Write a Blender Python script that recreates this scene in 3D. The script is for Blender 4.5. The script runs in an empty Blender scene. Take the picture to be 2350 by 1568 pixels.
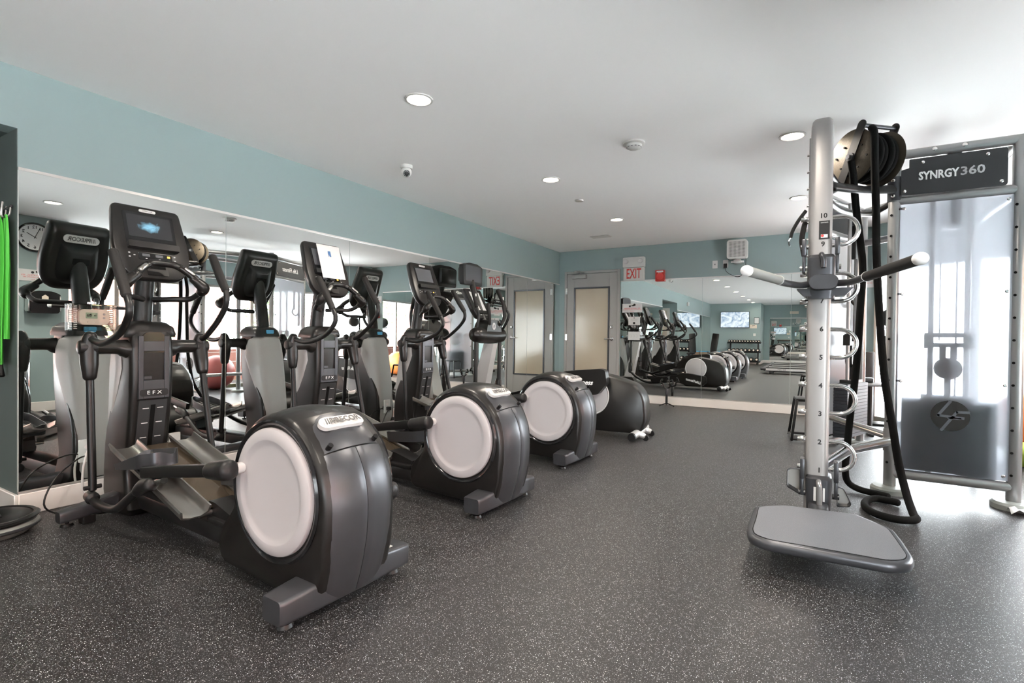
import bpy, bmesh, math, random
import numpy as np
from mathutils import Vector, Matrix, Euler
random.seed(7)
SC = bpy.context.scene
COL = SC.collection
# ------------------------------------------------------------------ camera, world, lights, exposure
F, YAW, PIT, ROL, CX, CY, CZ = 1170.25, 0.5345, -0.0107, 0.011, 4.0439, -8.5231, 1.1
H = 2.648
def make_camera():
    fw = np.array([-math.sin(YAW)*math.cos(PIT), math.cos(YAW)*math.cos(PIT), math.sin(PIT)])
    r0 = np.array([math.cos(YAW), math.sin(YAW), 0]); u0 = np.cross(r0, fw)
    r = r0*math.cos(ROL)+u0*math.sin(ROL); u = -r0*math.sin(ROL)+u0*math.cos(ROL)
    cd = bpy.data.cameras.new('camera'); co = bpy.data.objects.new('camera', cd); COL.objects.link(co)
    m = Matrix(((r[0], u[0], -fw[0], CX), (r[1], u[1], -fw[1], CY), (r[2], u[2], -fw[2], CZ), (0, 0, 0, 1)))
    co.matrix_world = m
    cd.sensor_width = 36; cd.lens = F/2350*36; cd.clip_start = 0.05; cd.clip_end = 200
    SC.camera = co
make_camera()
w = bpy.data.worlds.new('sky'); SC.world = w; w.use_nodes = True
bg = w.node_tree.nodes['Background']; bg.inputs[0].default_value = (0.94, 0.965, 1.0, 1); bg.inputs[1].default_value = 9.0
SC.view_settings.view_transform = 'Standard'; SC.view_settings.look = 'None'
SC.view_settings.exposure = 1.52; SC.view_settings.gamma = 1; SC.view_settings.use_curve_mapping = False
cy = SC.cycles
cy.max_bounces = 14; cy.diffuse_bounces = 7; cy.glossy_bounces = 8; cy.transmission_bounces = 8; cy.transparent_max_bounces = 12
cy.sample_clamp_indirect = 6.0; cy.use_denoising = True
def light(kind, loc, energy, color=(1, 1, 1), **kw):
    l = bpy.data.lights.new('lamp_light', kind); l.energy = energy; l.color = color
    rot = kw.pop('rot', None)
    for k, v in kw.items(): setattr(l, k, v)
    o = bpy.data.objects.new('lamp_light', l); COL.objects.link(o); o.location = loc
    if rot: o.rotation_euler = rot
    return o
light('SUN', (9, -5, 9), 17.0, (1.0, .98, .95), rot=(math.radians(0), math.radians(-27), math.radians(12)), angle=math.radians(1.5))
LAMPS = [(1.79, -2.05-1.95*k+(.3 if k == 7 else 0)) for k in range(8)] + [(3.88, -2.13-1.96*k) for k in range(8)]

# ------------------------------------------------------------------ materials
MATS = {}
def nt(m): return m.node_tree.nodes, m.node_tree.links
def mat(name, col, rough=0.5, metal=0.0, spec=0.5, var=0.0, bump=0.0, scale=30, coat=0.0, emit=None, es=0, trans=0, ior=1.45, alpha=1):
    m = bpy.data.materials.new(name); m.use_nodes = True; N, L = nt(m)
    b = N['Principled BSDF']
    b.inputs['Base Color'].default_value = (*col, 1); b.inputs['Roughness'].default_value = rough
    b.inputs['Metallic'].default_value = metal; b.inputs['Specular IOR Level'].default_value = spec
    b.inputs['Coat Weight'].default_value = coat; b.inputs['Transmission Weight'].default_value = trans
    b.inputs['IOR'].default_value = ior; b.inputs['Alpha'].default_value = alpha
    if emit: b.inputs['Emission Color'].default_value = (*emit, 1); b.inputs['Emission Strength'].default_value = es
    if var or bump:
        tc = N.new('ShaderNodeTexCoord'); no = N.new('ShaderNodeTexNoise'); no.inputs['Scale'].default_value = scale
        no.inputs['Detail'].default_value = 4; L.new(tc.outputs['Object'], no.inputs['Vector'])
        if var:
            mx = N.new('ShaderNodeMix'); mx.data_type = 'RGBA'
            mx.inputs[6].default_value = (*[c*(1-var) for c in col], 1); mx.inputs[7].default_value = (*[min(1, c*(1+var)) for c in col], 1)
            L.new(no.outputs['Fac'], mx.inputs[0]); L.new(mx.outputs[2], b.inputs['Base Color'])
        if bump:
            bp = N.new('ShaderNodeBump'); bp.inputs['Strength'].default_value = bump; bp.inputs['Distance'].default_value = 0.002
            L.new(no.outputs['Fac'], bp.inputs['Height']); L.new(bp.outputs['Normal'], b.inputs['Normal'])
    MATS[name] = m; return m
M = MATS
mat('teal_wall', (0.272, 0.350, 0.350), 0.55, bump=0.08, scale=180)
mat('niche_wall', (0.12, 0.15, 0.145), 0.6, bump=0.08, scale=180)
mat('ceiling_paint', (0.93, 0.92, 0.915), 0.8, bump=0.05, scale=120)
mat('white_trim', (0.78, 0.74, 0.70), 0.35)
mat('mirror_glass', (0.86, 0.885, 0.87), 0.0, 1.0)
mat('mirror_edge', (0.55, 0.6, 0.58), 0.3)
mat('channel', (0.72, 0.70, 0.68), 0.3, 0.7)
mat('black_plastic', (0.0065, 0.0064, 0.0065), 0.38, bump=0.06, scale=600)
mat('deep_black', (0.004, 0.004, 0.004), 0.7, spec=0.15)
mat('gloss_black', (0.012, 0.012, 0.013), 0.12)
mat('brown_black', (0.0095, 0.0085, 0.008), 0.33, bump=0.05, scale=500)
mat('gunmetal', (0.075, 0.077, 0.085), 0.33, 0.6, var=0.12, bump=0.03, scale=14)
mat('gunmetal_dark', (0.022, 0.0215, 0.022), 0.4, 0.4)
mat('foam_grip', (0.012, 0.011, 0.0105), 0.7, bump=0.15, scale=900)
mat('shell_grey', (0.46, 0.455, 0.45), 0.42)
mat('disc_grey', (0.42, 0.395, 0.40), 0.48)
mat('badge_silver', (0.62, 0.61, 0.60), 0.35, 0.2)
mat('badge_text', (0.09, 0.088, 0.088), 0.5)
mat('aluminium', (0.50, 0.485, 0.46), 0.3, 0.95)
mat('chrome', (0.78, 0.77, 0.76), 0.12, 1.0)
mat('silver_paint', (0.56, 0.55, 0.55), 0.34, 0.45, var=0.04, scale=5)
mat('frame_paint', (0.33, 0.33, 0.33), 0.28, 0.6)
mat('tower_paint', (0.40, 0.385, 0.38), 0.36, 0.3)
mat('bronze_gloss', (0.13, 0.10, 0.07), 0.16, 0.6)
mat('sign_black', (0.028, 0.029, 0.031), 0.45, bump=0.2, scale=900)
mat('letter_white', (0.78, 0.78, 0.78), 0.5)
mat('letter_grey', (0.42, 0.42, 0.43), 0.5)
mat('ink', (0.015, 0.015, 0.015), 0.6)
mat('ink_red', (0.45, 0.04, 0.04), 0.6)
mat('paper', (0.62, 0.62, 0.62), 0.6)
mat('screen_off', (0.045, 0.047, 0.05), 0.12)
mat('screen_grey', (0.10, 0.105, 0.115), 0.15)
mat('blue_label', (0.10, 0.42, 0.72), 0.4)
mat('red_plastic', (0.50, 0.035, 0.025), 0.35)
mat('white_plastic', (0.66, 0.65, 0.63), 0.4)
mat('cream_plastic', (0.70, 0.60, 0.50), 0.4)
mat('green_band', (0.09, 0.55, 0.06), 0.45, var=0.08, scale=8)
mat('blue_band', (0.06, 0.16, 0.35), 0.45)
mat('door_paint', (0.36, 0.35, 0.335), 0.5)
mat('frosted_film', (0.50, 0.43, 0.33), 0.14, var=0.03, scale=3)
mat('rope_black', (0.006, 0.006, 0.006), 0.95, spec=0.2, bump=1.0, scale=500)
mat('drum_hammered', (0.075, 0.06, 0.042), 0.58, 0.4, bump=0.9, scale=140)
mat('grey_mat', (0.115, 0.12, 0.132), 0.7, var=0.7, scale=420, bump=0.3)
mat('weight_plate', (0.03, 0.034, 0.042), 0.5, 0.3)
mat('emblem_grey', (0.10, 0.11, 0.13), 0.5)
mat('foot_pad', (0.20, 0.21, 0.20), 0.5)
mat('clear_plastic', (0.95, 0.95, 0.93), 0.03, trans=1.0, ior=1.3)
mat('lcd', (0.35, 0.42, 0.30), 0.3)
mat('lamp_glow', (1, 1, 1), 0.5, emit=(1.0, 0.88, 0.70), es=9)
mat('orange_glow', (0.3, 0.15, 0.02), 0.5, emit=(1.0, 0.5, 0.1), es=0.6)
mat('wood_grey', (0.27, 0.20, 0.14), 0.5, var=0.2, scale=6)
mat('treadmill_belt', (0.012, 0.012, 0.012), 0.9, spec=0.1)
mat('ball_red', (0.40, 0.10, 0.09), 0.45)
mat('ball_orange', (0.75, 0.20, 0.05), 0.4)
mat('ball_lime', (0.45, 0.60, 0.08), 0.4)
mat('foam_roller', (0.05, 0.045, 0.045), 0.8, var=0.5, scale=220)
mat('leaf_green', (0.10, 0.19, 0.05), 0.6, var=0.35, scale=5)
mat('leaf_red', (0.40, 0.10, 0.09), 0.6, var=0.35, scale=5)
mat('bark', (0.12, 0.09, 0.07), 0.9)
mat('concrete', (0.72, 0.73, 0.74), 0.9)
mat('beige_cloth', (0.45, 0.40, 0.30), 0.8)
mat('skin_label', (0.75, 0.7, 0.2), 0.5)

def m_floor():
    m = mat('rubber_floor', (0.05, 0.05, 0.05), 0.5); N, L = nt(m); b = N['Principled BSDF']
    tc = N.new('ShaderNodeTexCoord')
    def flecks(scale, thr, rthr):
        v = N.new('ShaderNodeTexVoronoi'); v.inputs['Scale'].default_value = scale; v.inputs['Randomness'].default_value = 1
        L.new(tc.outputs['Object'], v.inputs['Vector'])
        a = N.new('ShaderNodeMath'); a.operation = 'LESS_THAN'; a.inputs[1].default_value = thr; L.new(v.outputs['Distance'], a.inputs[0])
        s = N.new('ShaderNodeSeparateColor'); L.new(v.outputs['Color'], s.inputs[0])
        g = N.new('ShaderNodeMath'); g.operation = 'GREATER_THAN'; g.inputs[1].default_value = rthr; L.new(s.outputs[0], g.inputs[0])
        q = N.new('ShaderNodeMath'); q.operation = 'MULTIPLY'; L.new(a.outputs[0], q.inputs[0]); L.new(g.outputs[0], q.inputs[1])
        return q, s
    no = N.new('ShaderNodeTexNoise'); no.inputs['Scale'].default_value = 2.2; no.inputs['Detail'].default_value = 5
    L.new(tc.outputs['Object'], no.inputs['Vector'])
    base = N.new('ShaderNodeMix'); base.data_type = 'RGBA'
    base.inputs[6].default_value = (0.0145, 0.0138, 0.0142, 1); base.inputs[7].default_value = (0.022, 0.021, 0.0215, 1)
    L.new(no.outputs['Fac'], base.inputs[0])
    cur = base.outputs[2]
    for scale, thr, rthr, ca, cb in ((210, 0.30, 0.83, (0.75, 0.73, 0.70), (0.52, 0.56, 0.62)), (120, 0.17, 0.87, (0.85, 0.84, 0.82), (0.62, 0.66, 0.72)), (330, 0.4, 0.7, (0.20, 0.19, 0.18), (0.15, 0.16, 0.18))):
        q, s = flecks(scale, thr, rthr)
        cm = N.new('ShaderNodeMix'); cm.data_type = 'RGBA'; cm.inputs[6].default_value = (*ca, 1); cm.inputs[7].default_value = (*cb, 1); L.new(s.outputs[1], cm.inputs[0])
        mx = N.new('ShaderNodeMix'); mx.data_type = 'RGBA'; L.new(q.outputs[0], mx.inputs[0]); L.new(cur, mx.inputs[6]); L.new(cm.outputs[2], mx.inputs[7])
        cur = mx.outputs[2]
    L.new(cur, b.inputs['Base Color']); b.inputs['Roughness'].default_value = 0.42; b.inputs['Specular IOR Level'].default_value = 0.35
    n2 = N.new('ShaderNodeTexNoise'); n2.inputs['Scale'].default_value = 260; L.new(tc.outputs['Object'], n2.inputs['Vector'])
    bp = N.new('ShaderNodeBump'); bp.inputs['Strength'].default_value = 0.25; bp.inputs['Distance'].default_value = 0.0015
    L.new(n2.outputs['Fac'], bp.inputs['Height']); L.new(bp.outputs['Normal'], b.inputs['Normal'])
m_floor()
def m_brick():
    m = mat('brick_wall', (0.3, 0.1, 0.07), 0.85); N, L = nt(m); b = N['Principled BSDF']
    tc = N.new('ShaderNodeTexCoord'); mp = N.new('ShaderNodeMapping'); mp.inputs['Rotation'].default_value = (math.pi/2, 0, math.pi/2)
    L.new(tc.outputs['Object'], mp.inputs[0])
    br = N.new('ShaderNodeTexBrick'); br.inputs['Scale'].default_value = 1; br.inputs['Brick Width'].default_value = 0.22; br.inputs['Row Height'].default_value = 0.075
    br.inputs['Mortar Size'].default_value = 0.008; br.inputs['Color1'].default_value = (0.22, 0.085, 0.06, 1); br.inputs['Color2'].default_value = (0.17, 0.06, 0.045, 1)
    br.inputs['Mortar'].default_value = (0.28, 0.25, 0.23, 1); L.new(mp.outputs[0], br.inputs['Vector']); L.new(br.outputs['Color'], b.inputs['Base Color'])
m_brick()
def m_frost():
    m = bpy.data.materials.new('frosted_panel'); m.use_nodes = True; N, L = nt(m); N.remove(N['Principled BSDF'])
    out = N['Material Output']; g = N.new('ShaderNodeBsdfRefraction'); g.inputs['Roughness'].default_value = 0.55; g.inputs['IOR'].default_value = 1.02
    g.inputs['Color'].default_value = (0.80, 0.815, 0.85, 1)
    t = N.new('ShaderNodeBsdfTranslucent'); t.inputs['Color'].default_value = (0.66, 0.68, 0.72, 1)
    d = N.new('ShaderNodeBsdfDiffuse'); d.inputs['Color'].default_value = (0.30, 0.32, 0.36, 1)
    gl = N.new('ShaderNodeBsdfGlossy'); gl.inputs['Roughness'].default_value = 0.18
    a1 = N.new('ShaderNodeMixShader'); a1.inputs[0].default_value = 0.08; L.new(t.outputs[0], a1.inputs[1]); L.new(d.outputs[0], a1.inputs[2])
    a2 = N.new('ShaderNodeMixShader'); a2.inputs[0].default_value = 0.52; L.new(g.outputs[0], a2.inputs[1]); L.new(a1.outputs[0], a2.inputs[2])
    a3 = N.new('ShaderNodeMixShader'); a3.inputs[0].default_value = 0.06; L.new(a2.outputs[0], a3.inputs[1]); L.new(gl.outputs[0], a3.inputs[2])
    L.new(a3.outputs[0], out.inputs[0]); M['frosted_panel'] = m
m_frost()
def m_glass():
    m = bpy.data.materials.new('window_glass'); m.use_nodes = True; N, L = nt(m); N.remove(N['Principled BSDF'])
    t = N.new('ShaderNodeBsdfTransparent'); t.inputs[0].default_value = (0.95, 0.97, 0.97, 1); g = N.new('ShaderNodeBsdfGlossy'); g.inputs['Roughness'].default_value = 0.0
    lw = N.new('ShaderNodeLayerWeight'); pw = N.new('ShaderNodeMath'); pw.operation = 'POWER'; pw.inputs[1].default_value = 5; L.new(lw.outputs['Facing'], pw.inputs[0])
    f = N.new('ShaderNodeMath'); f.operation = 'MULTIPLY_ADD'; f.inputs[1].default_value = 0.9; f.inputs[2].default_value = 0.03; L.new(pw.outputs[0], f.inputs[0])
    x = N.new('ShaderNodeMixShader'); L.new(f.outputs[0], x.inputs[0]); L.new(t.outputs[0], x.inputs[1]); L.new(g.outputs[0], x.inputs[2]); L.new(x.outputs[0], N['Material Output'].inputs[0])
    M['window_glass'] = m
m_glass()
def m_screen(name, kind):
    m = mat(name, (0.01, 0.01, 0.01), 0.15); N, L = nt(m); b = N['Principled BSDF']
    tc = N.new('ShaderNodeTexCoord'); no = N.new('ShaderNodeTexNoise')
    if kind == 'swirl':
        no.inputs['Scale'].default_value = 14; no.inputs['Distortion'].default_value = 2.5; no.inputs['Detail'].default_value = 3
        L.new(tc.outputs['Object'], no.inputs['Vector'])
        gr = N.new('ShaderNodeTexGradient'); gr.gradient_type = 'SPHERICAL'; mp = N.new('ShaderNodeMapping')
        mp.inputs['Scale'].default_value = (0.1, 11, 20); L.new(tc.outputs['Object'], mp.inputs[0]); L.new(mp.outputs[0], gr.inputs[0])
        cr = N.new('ShaderNodeValToRGB'); cr.color_ramp.elements[0].position = 0.42; cr.color_ramp.elements[0].color = (0.035, 0.036, 0.038, 1)
        cr.color_ramp.elements[1].position = 0.75; cr.color_ramp.elements[1].color = (0.35, 0.75, 1.0, 1)
        mm = N.new('ShaderNodeMath'); mm.operation = 'MULTIPLY_ADD'; mm.inputs[1].default_value = 0.55; L.new(gr.outputs[1], mm.inputs[0])
        m2 = N.new('ShaderNodeMath'); m2.operation = 'MULTIPLY'; m2.inputs[1].default_value = 0.55; L.new(no.outputs[0], m2.inputs[0]); L.new(m2.outputs[0], mm.inputs[2])
        L.new(mm.outputs[0], cr.inputs[0]); L.new(cr.outputs[0], b.inputs['Emission Color']); b.inputs['Emission Strength'].default_value = 0.35
    else:
        no.inputs['Scale'].default_value = 3.2; no.inputs['Distortion'].default_value = 2.0; L.new(tc.outputs['Object'], no.inputs['Vector'])
        cr = N.new('ShaderNodeValToRGB'); e = cr.color_ramp.elements
        e[0].position = 0.30; e[0].color = (0.18, 0.30, 0.48, 1); e[1].position = 0.58; e[1].color = (0.85, 0.93, 1.0, 1)
        L.new(no.outputs[0], cr.inputs[0]); L.new(cr.outputs[0], b.inputs['Emission Color']); b.inputs['Emission Strength'].default_value = 0.42
m_screen('screen_lit', 'swirl'); m_screen('tv_picture', 'tv')

# ------------------------------------------------------------------ geometry helpers
def V(*a): return Vector(a[0]) if len(a) == 1 else Vector(a)
class MB:
    def __init__(s, off=(0, 0, 0)): s.bm = bmesh.new(); s.off = Vector(off)
    def _bev(s, verts, bev, seg, ang=30):
        if bev <= 0: return
        es = set()
        for v in verts:
            for e in v.link_edges:
                if len(e.link_faces) == 2 and e.calc_face_angle(0) > math.radians(ang): es.add(e)
        bmesh.ops.bevel(s.bm, geom=list(es), offset=bev, segments=seg, profile=0.5, affect='EDGES', clamp_overlap=True)
    def box(s, c, d, bev=0, seg=2, rot=None):
        m = Matrix.Translation(V(c)) @ (rot.to_4x4() if rot else Matrix.Identity(4)) @ Matrix.Diagonal((d[0], d[1], d[2], 1))
        r = bmesh.ops.create_cube(s.bm, size=1, matrix=m); s._bev(r['verts'], bev, seg); return s
    def bb(s, x0, x1, y0, y1, z0, z1, bev=0, seg=2):
        return s.box(((x0+x1)/2, (y0+y1)/2, (z0+z1)/2), (abs(x1-x0), abs(y1-y0), abs(z1-z0)), bev, seg)
    def loft(s, rings, cap=True, closed=True):
        vs = [[s.bm.verts.new(V(p)) for p in r] for r in rings]; n = len(vs[0]); out = []
        for a, b in zip(vs, vs[1:]):
            for i in range(n if closed else n-1):
                j = (i+1) % n
                try: s.bm.faces.new((a[i], a[j], b[j], b[i]))
                except ValueError: pass
        if cap:
            for r in (vs[0], vs[-1]):
                try: s.bm.faces.new(r)
                except ValueError: pass
        for r in vs: out += r
        return out
    def cyl(s, p0, p1, r0, r1=None, n=18, bev=0):
        p0, p1 = V(p0), V(p1); r1 = r0 if r1 is None else r1; d = (p1-p0).normalized()
        a = d.orthogonal().normalized(); b = d.cross(a)
        ring = lambda p, r: [p+(a*math.cos(t)+b*math.sin(t))*r for t in [2*math.pi*i/n for i in range(n)]]
        if bev:
            L = (p1-p0).length; bv = min(bev, L/2.01, r0*.9, r1*.9)
            rs = [ring(p0, r0-bv), ring(p0+d*bv*.3, r0-bv*.3), ring(p0+d*bv, r0), ring(p1-d*bv, r1), ring(p1-d*bv*.3, r1-bv*.3), ring(p1, r1-bv)]
        else: rs = [ring(p0, r0), ring(p1, r1)]
        s.loft(rs); return s
    def tube(s, pts, r, n=12, sub=5, flat=1.0, up=None, round_ends=True):
        P = [V(p) for p in pts]; R = list(r) if isinstance(r, (list, tuple)) else [r]*len(P)
        Q, RR = [], []
        if sub > 1 and len(P) > 2:
            for i in range(len(P)-1):
                p0, p1, p2, p3 = P[max(i-1, 0)], P[i], P[i+1], P[min(i+2, len(P)-1)]
                for k in range(sub):
                    t = k/sub
                    Q.append(0.5*((2*p1)+(-p0+p2)*t+(2*p0-5*p1+4*p2-p3)*t*t+(-p0+3*p1-3*p2+p3)*t**3)); RR.append(R[i]*(1-t)+R[i+1]*t)
            Q.append(P[-1]); RR.append(R[-1])
        else: Q, RR = P, R
        T = [(Q[min(i+1, len(Q)-1)]-Q[max(i-1, 0)]).normalized() for i in range(len(Q))]
        a = (V(up) - T[0]*T[0].dot(V(up))).normalized() if up else T[0].orthogonal().normalized()
        rings = []
        for i, (q, t) in enumerate(zip(Q, T)):
            a = (a - t*a.dot(t)).normalized(); b = t.cross(a)
            mk = lambda c, rr: [c+a*math.cos(2*math.pi*k/n)*rr*flat+b*math.sin(2*math.pi*k/n)*rr for k in range(n)]
            if i == 0 and round_ends: rings += [mk(q-t*RR[0]*.45, RR[0]*.3), mk(q-t*RR[0]*.33, RR[0]*.72)]
            rings.append(mk(q, RR[i]))
            if i == len(Q)-1 and round_ends: rings += [mk(q+t*RR[-1]*.33, RR[-1]*.72), mk(q+t*RR[-1]*.45, RR[-1]*.3)]
        s.loft(rings); return s
    def lathe(s, prof, c, ax=(0, 0, 1), n=32, cap=True):
        c, d = V(c), V(ax).normalized(); a = d.orthogonal().normalized(); b = d.cross(a)
        s.loft([[c+d*z+(a*math.cos(2*math.pi*i/n)+b*math.sin(2*math.pi*i/n))*max(r, 1e-4) for i in range(n)] for r, z in prof], cap); return s
    def prism(s, poly, pl, t0, t1, bev=0, seg=2, ang=30):
        f = {'xz': lambda p, t: (p[0], t, p[1]), 'yz': lambda p, t: (t, p[0], p[1]), 'xy': lambda p, t: (p[0], p[1], t)}[pl]
        vs = s.loft([[f(p, t0) for p in poly], [f(p, t1) for p in poly]]); s._bev(vs, bev, seg, ang); return s
    def sph(s, c, r, sc=(1, 1, 1), u=16, v=10):
        m = Matrix.Translation(V(c)) @ Matrix.Diagonal((r*sc[0], r*sc[1], r*sc[2], 1))
        bmesh.ops.create_uvsphere(s.bm, u_segments=u, v_segments=v, radius=1, matrix=m); return s
    def out(s, name, material, parent=None, ang=38, kind=None, label=None):
        bm = s.bm
        bmesh.ops.translate(bm, verts=bm.verts, vec=-s.off)
        bmesh.ops.recalc_face_normals(bm, faces=bm.faces)
        th = math.radians(ang)
        for f in bm.faces: f.smooth = True
        for e in bm.edges:
            if len(e.link_faces) == 2 and e.calc_face_angle(0) > th: e.smooth = False
        me = bpy.data.meshes.new(name); bm.to_mesh(me); bm.free()
        me.materials.append(M[material] if isinstance(material, str) else material)
        o = bpy.data.objects.new(name, me); COL.objects.link(o)
        if parent: o.parent = parent
        if kind: o['kind'] = kind
        if label: o['label'] = label
        return o
def rrect(w, h, r, n=5, cx=0, cy=0):
    out = []
    for (sx, sy, a0) in ((1, 1, 0), (-1, 1, 90), (-1, -1, 180), (1, -1, 270)):
        for k in range(n+1):
            a = math.radians(a0+90*k/n); out.append((cx+sx*(w/2-r)+r*math.cos(a), cy+sy*(h/2-r)+r*math.sin(a)))
    return out
def roundpoly(P, r, n=4):
    out = []; m = len(P)
    for i in range(m):
        p0, p, p1 = V((*P[i-1], 0)), V((*P[i], 0)), V((*P[(i+1) % m], 0)); rr = r[i] if isinstance(r, (list, tuple)) else r
        a, b = (p0-p), (p1-p); rr = min(rr, a.length*.45, b.length*.45); A, B = p+a.normalized()*rr, p+b.normalized()*rr
        for k in range(n+1):
            t = k/n; q = A*(1-t)**2+p*2*t*(1-t)+B*t*t; out.append((q.x, q.y))
    return out
def thing(name, label, cat, loc=(0, 0, 0), rz=0, group=None):
    o = bpy.data.objects.new(name, None); COL.objects.link(o); o.location = loc; o.rotation_euler = (0, 0, rz)
    o.empty_display_size = 0.1
    return tag(o, label, cat, group)
def tag(o, label, cat, group=None):
    o['label'] = label; o['category'] = cat
    if group: o['group'] = group
    return o
def struct(o): o['kind'] = 'structure'; return o
def text(body, size, parent, material, origin, xdir, updir, name='lettering', ext=0.0008, shear=0.0, align='CENTER', sx=1.0, off=0.0, fit=0):
    """flat raised lettering; origin = centre, xdir = reading direction, updir = up, in the parent's space"""
    cu = bpy.data.curves.new('t', 'FONT'); cu.body = body; cu.size = size; cu.extrude = ext; cu.shear = shear; cu.offset = off
    cu.align_x = align; cu.align_y = 'CENTER'; cu.resolution_u = 2
    o = bpy.data.objects.new('t', cu); me = bpy.data.meshes.new_from_object(o); bpy.data.objects.remove(o)
    if fit and len(me.vertices): xs = [v.co.x for v in me.vertices]; sx = fit/(max(xs)-min(xs))
    x = V(xdir).normalized(); u = V(updir); u = (u-x*u.dot(x)).normalized(); z = x.cross(u)
    for v in me.vertices:
        c = v.co; v.co = x*c.x*sx+u*c.y+z*c.z+V(origin)
    me.materials.clear(); me.materials.append(M[material]); me.name = name
    t = bpy.data.objects.new(name, me); COL.objects.link(t)
    if parent: t.parent = parent
    return t

# ------------------------------------------------------------------ room shell
YR = -15.9          # rear wall with the television
YF = -17.6          # wall of the deeper rear bay
XW = 5.08           # right-hand wall of the rear part
MT, MBZ = 2.05, 0.136
def slab(name, x0, x1, y0, y1, z0, z1, material, parent=None):
    o = MB().bb(x0, x1, y0, y1, z0, z1).out(name, material, parent); o['kind'] = 'structure'; return o
slab('floor', -1.6, 7.6, YF-.2, 0.2, -0.1, 0, 'rubber_floor')
slab('ceiling', -1.6, 7.6, YF-.2, 0.2, H, H+.12, 'ceiling_paint')
wl = slab('wall_left', -0.15, 0, -7.42, 0, 0, H, 'teal_wall')
slab('header', -0.15, 0, -9.4, -7.42, 2.289, H, 'teal_wall', wl)
slab('rear_length', -0.15, 0, YR, -9.4, 0, H, 'teal_wall', wl)
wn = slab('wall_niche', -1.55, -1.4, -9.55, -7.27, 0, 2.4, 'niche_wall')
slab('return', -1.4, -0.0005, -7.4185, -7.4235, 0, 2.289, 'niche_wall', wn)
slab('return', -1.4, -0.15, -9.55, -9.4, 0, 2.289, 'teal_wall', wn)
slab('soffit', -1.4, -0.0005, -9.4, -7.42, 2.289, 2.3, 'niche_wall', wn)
wb = slab('wall_back', 0, 4.8, 0, 0.15, 0, H, 'teal_wall')
wr = slab('wall_rear', -0.15, 2.05, YR-.15, YR, 0, H, 'teal_wall')
slab('return', 2.05-.15, 2.05, YF, YR-.15, 0, H, 'teal_wall', wr)
slab('rear_bay', 2.05, XW, YF-.15, YF, 0, H, 'teal_wall', wr)
wk = slab('wall_right', XW, XW+.15, -6.6, -5.5, 0, H, 'teal_wall')
slab('rear_length', XW, XW+.15, YF, -15.0, 0, H, 'teal_wall', wk)
slab('pier_end', XW, 6.75, -5.65, -5.5, 0, H, 'teal_wall', wk)
def seg_wall(p0, p1, name):
    """glazed wall from p0 to p1 (plan), header above the glass"""
    p0, p1 = V((*p0, 0)), V((*p1, 0)); d = (p1-p0); L = d.length; d.normalize(); n = V(-d.y, d.x, 0)
    def bar(a, b, z0, z1, t0, t1): 
        mb = MB(); pts = [p0+d*a+n*t0, p0+d*b+n*t0, p0+d*b+n*t1, p0+d*a+n*t1]
        mb.prism([(p.x, p.y) for p in pts], 'xy', z0, z1); return mb
    root = struct(bar(0, L, 2.045, H, 0, .15).out(name, 'teal_wall'))
    return root, bar, L
def glazing(p0, p1, wallname, winname, panes):
    root, bar, L = seg_wall(p0, p1, wallname)
    wdw = struct(bar(0, L, 2.0, 2.045, .02, .09).out(winname, 'aluminium'))
    struct(bar(0, L, 0, .07, .02, .09).out('sill', 'aluminium', wdw))
    for i in range(panes+1):
        a = L*i/panes
        struct(bar(max(0, a-.03), min(L, a+.03), .07, 2.0, .02, .09).out('mullion', 'aluminium', wdw))
    for i in range(panes):
        struct(bar(L*i/panes+.03, L*(i+1)/panes-.03, .07, 2.0, .05, .056).out('pane', 'window_glass', wdw))
glazing((5.95, -1.0), (4.8, 0.0), 'wall_corner', 'window_1', 1)
glazing((6.7, -5.5), (5.95, -1.0), 'wall_glazed', 'window_2', 4)
glazing((XW+.15, -15.0), (XW+.15, -6.6), 'wall_side', 'unseen_window', 6)  # unseen glazing inferred from the daylight, lengthened rearward to brighten the ceiling
# baseboards
def bboard(name, x0, x1, y0, y1): 
    return struct(MB().bb(x0, x1, y0, y1, 0, .13, .004, 1).out(name, 'white_trim'))
bboard('baseboard_left', 0, .02, -7.42, -0.0); bboard('baseboard_niche', -1.4, .02, -7.44, -7.42)
bboard('baseboard_back', 1.17, 4.8, -.02, 0); bboard('baseboard_left_rear', 0, .02, YR, -9.4)
bboard('baseboard_rear', 0, 2.07, YR, YR+.02); bboard('baseboard_rear_bay', 2.05, XW, YF, YF+.02); bboard('baseboard_rear_return', 2.05, 2.07, YF, YR)
bboard('baseboard_right', XW-.02, XW, -6.6, -5.5); bboard('baseboard_right_rear', XW-.02, XW, YF, -15.0)
# wall mirrors
def wall_mirror(label, axis, joints, wallpos, sgn, ztop=MT, top=True):
    t = thing('wall_mirror', label, 'mirror', (wallpos if axis == 'y' else joints[0], joints[0] if axis == 'y' else wallpos, 0))
    off = t.location
    def bx(a, b, d0, d1, z0, z1, name, m, bev=0):
        mb = MB(off)
        if axis == 'y': mb.bb(wallpos+sgn*d0, wallpos+sgn*d1, a, b, z0, z1, bev, 1)
        else: mb.bb(a, b, wallpos+sgn*d0, wallpos+sgn*d1, z0, z1, bev, 1)
        return mb.out(name, m, t)
    bx(joints[0], joints[-1], .0005, .002, MBZ, ztop, 'backing', 'mirror_edge')
    for a, b in zip(joints, joints[1:]):
        bx(a+.0022, b-.0022, .0025, .008, MBZ+.004, ztop-.004, 'mirror_panel', 'mirror_glass')
    bx(joints[0], joints[-1], .0005, .012, MBZ-.004, MBZ+.008, 'bottom_channel', 'channel')
    bx(joints[0], joints[-1], .0005, .012, ztop-.005, ztop+.012, 'top_channel', 'channel')
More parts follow.
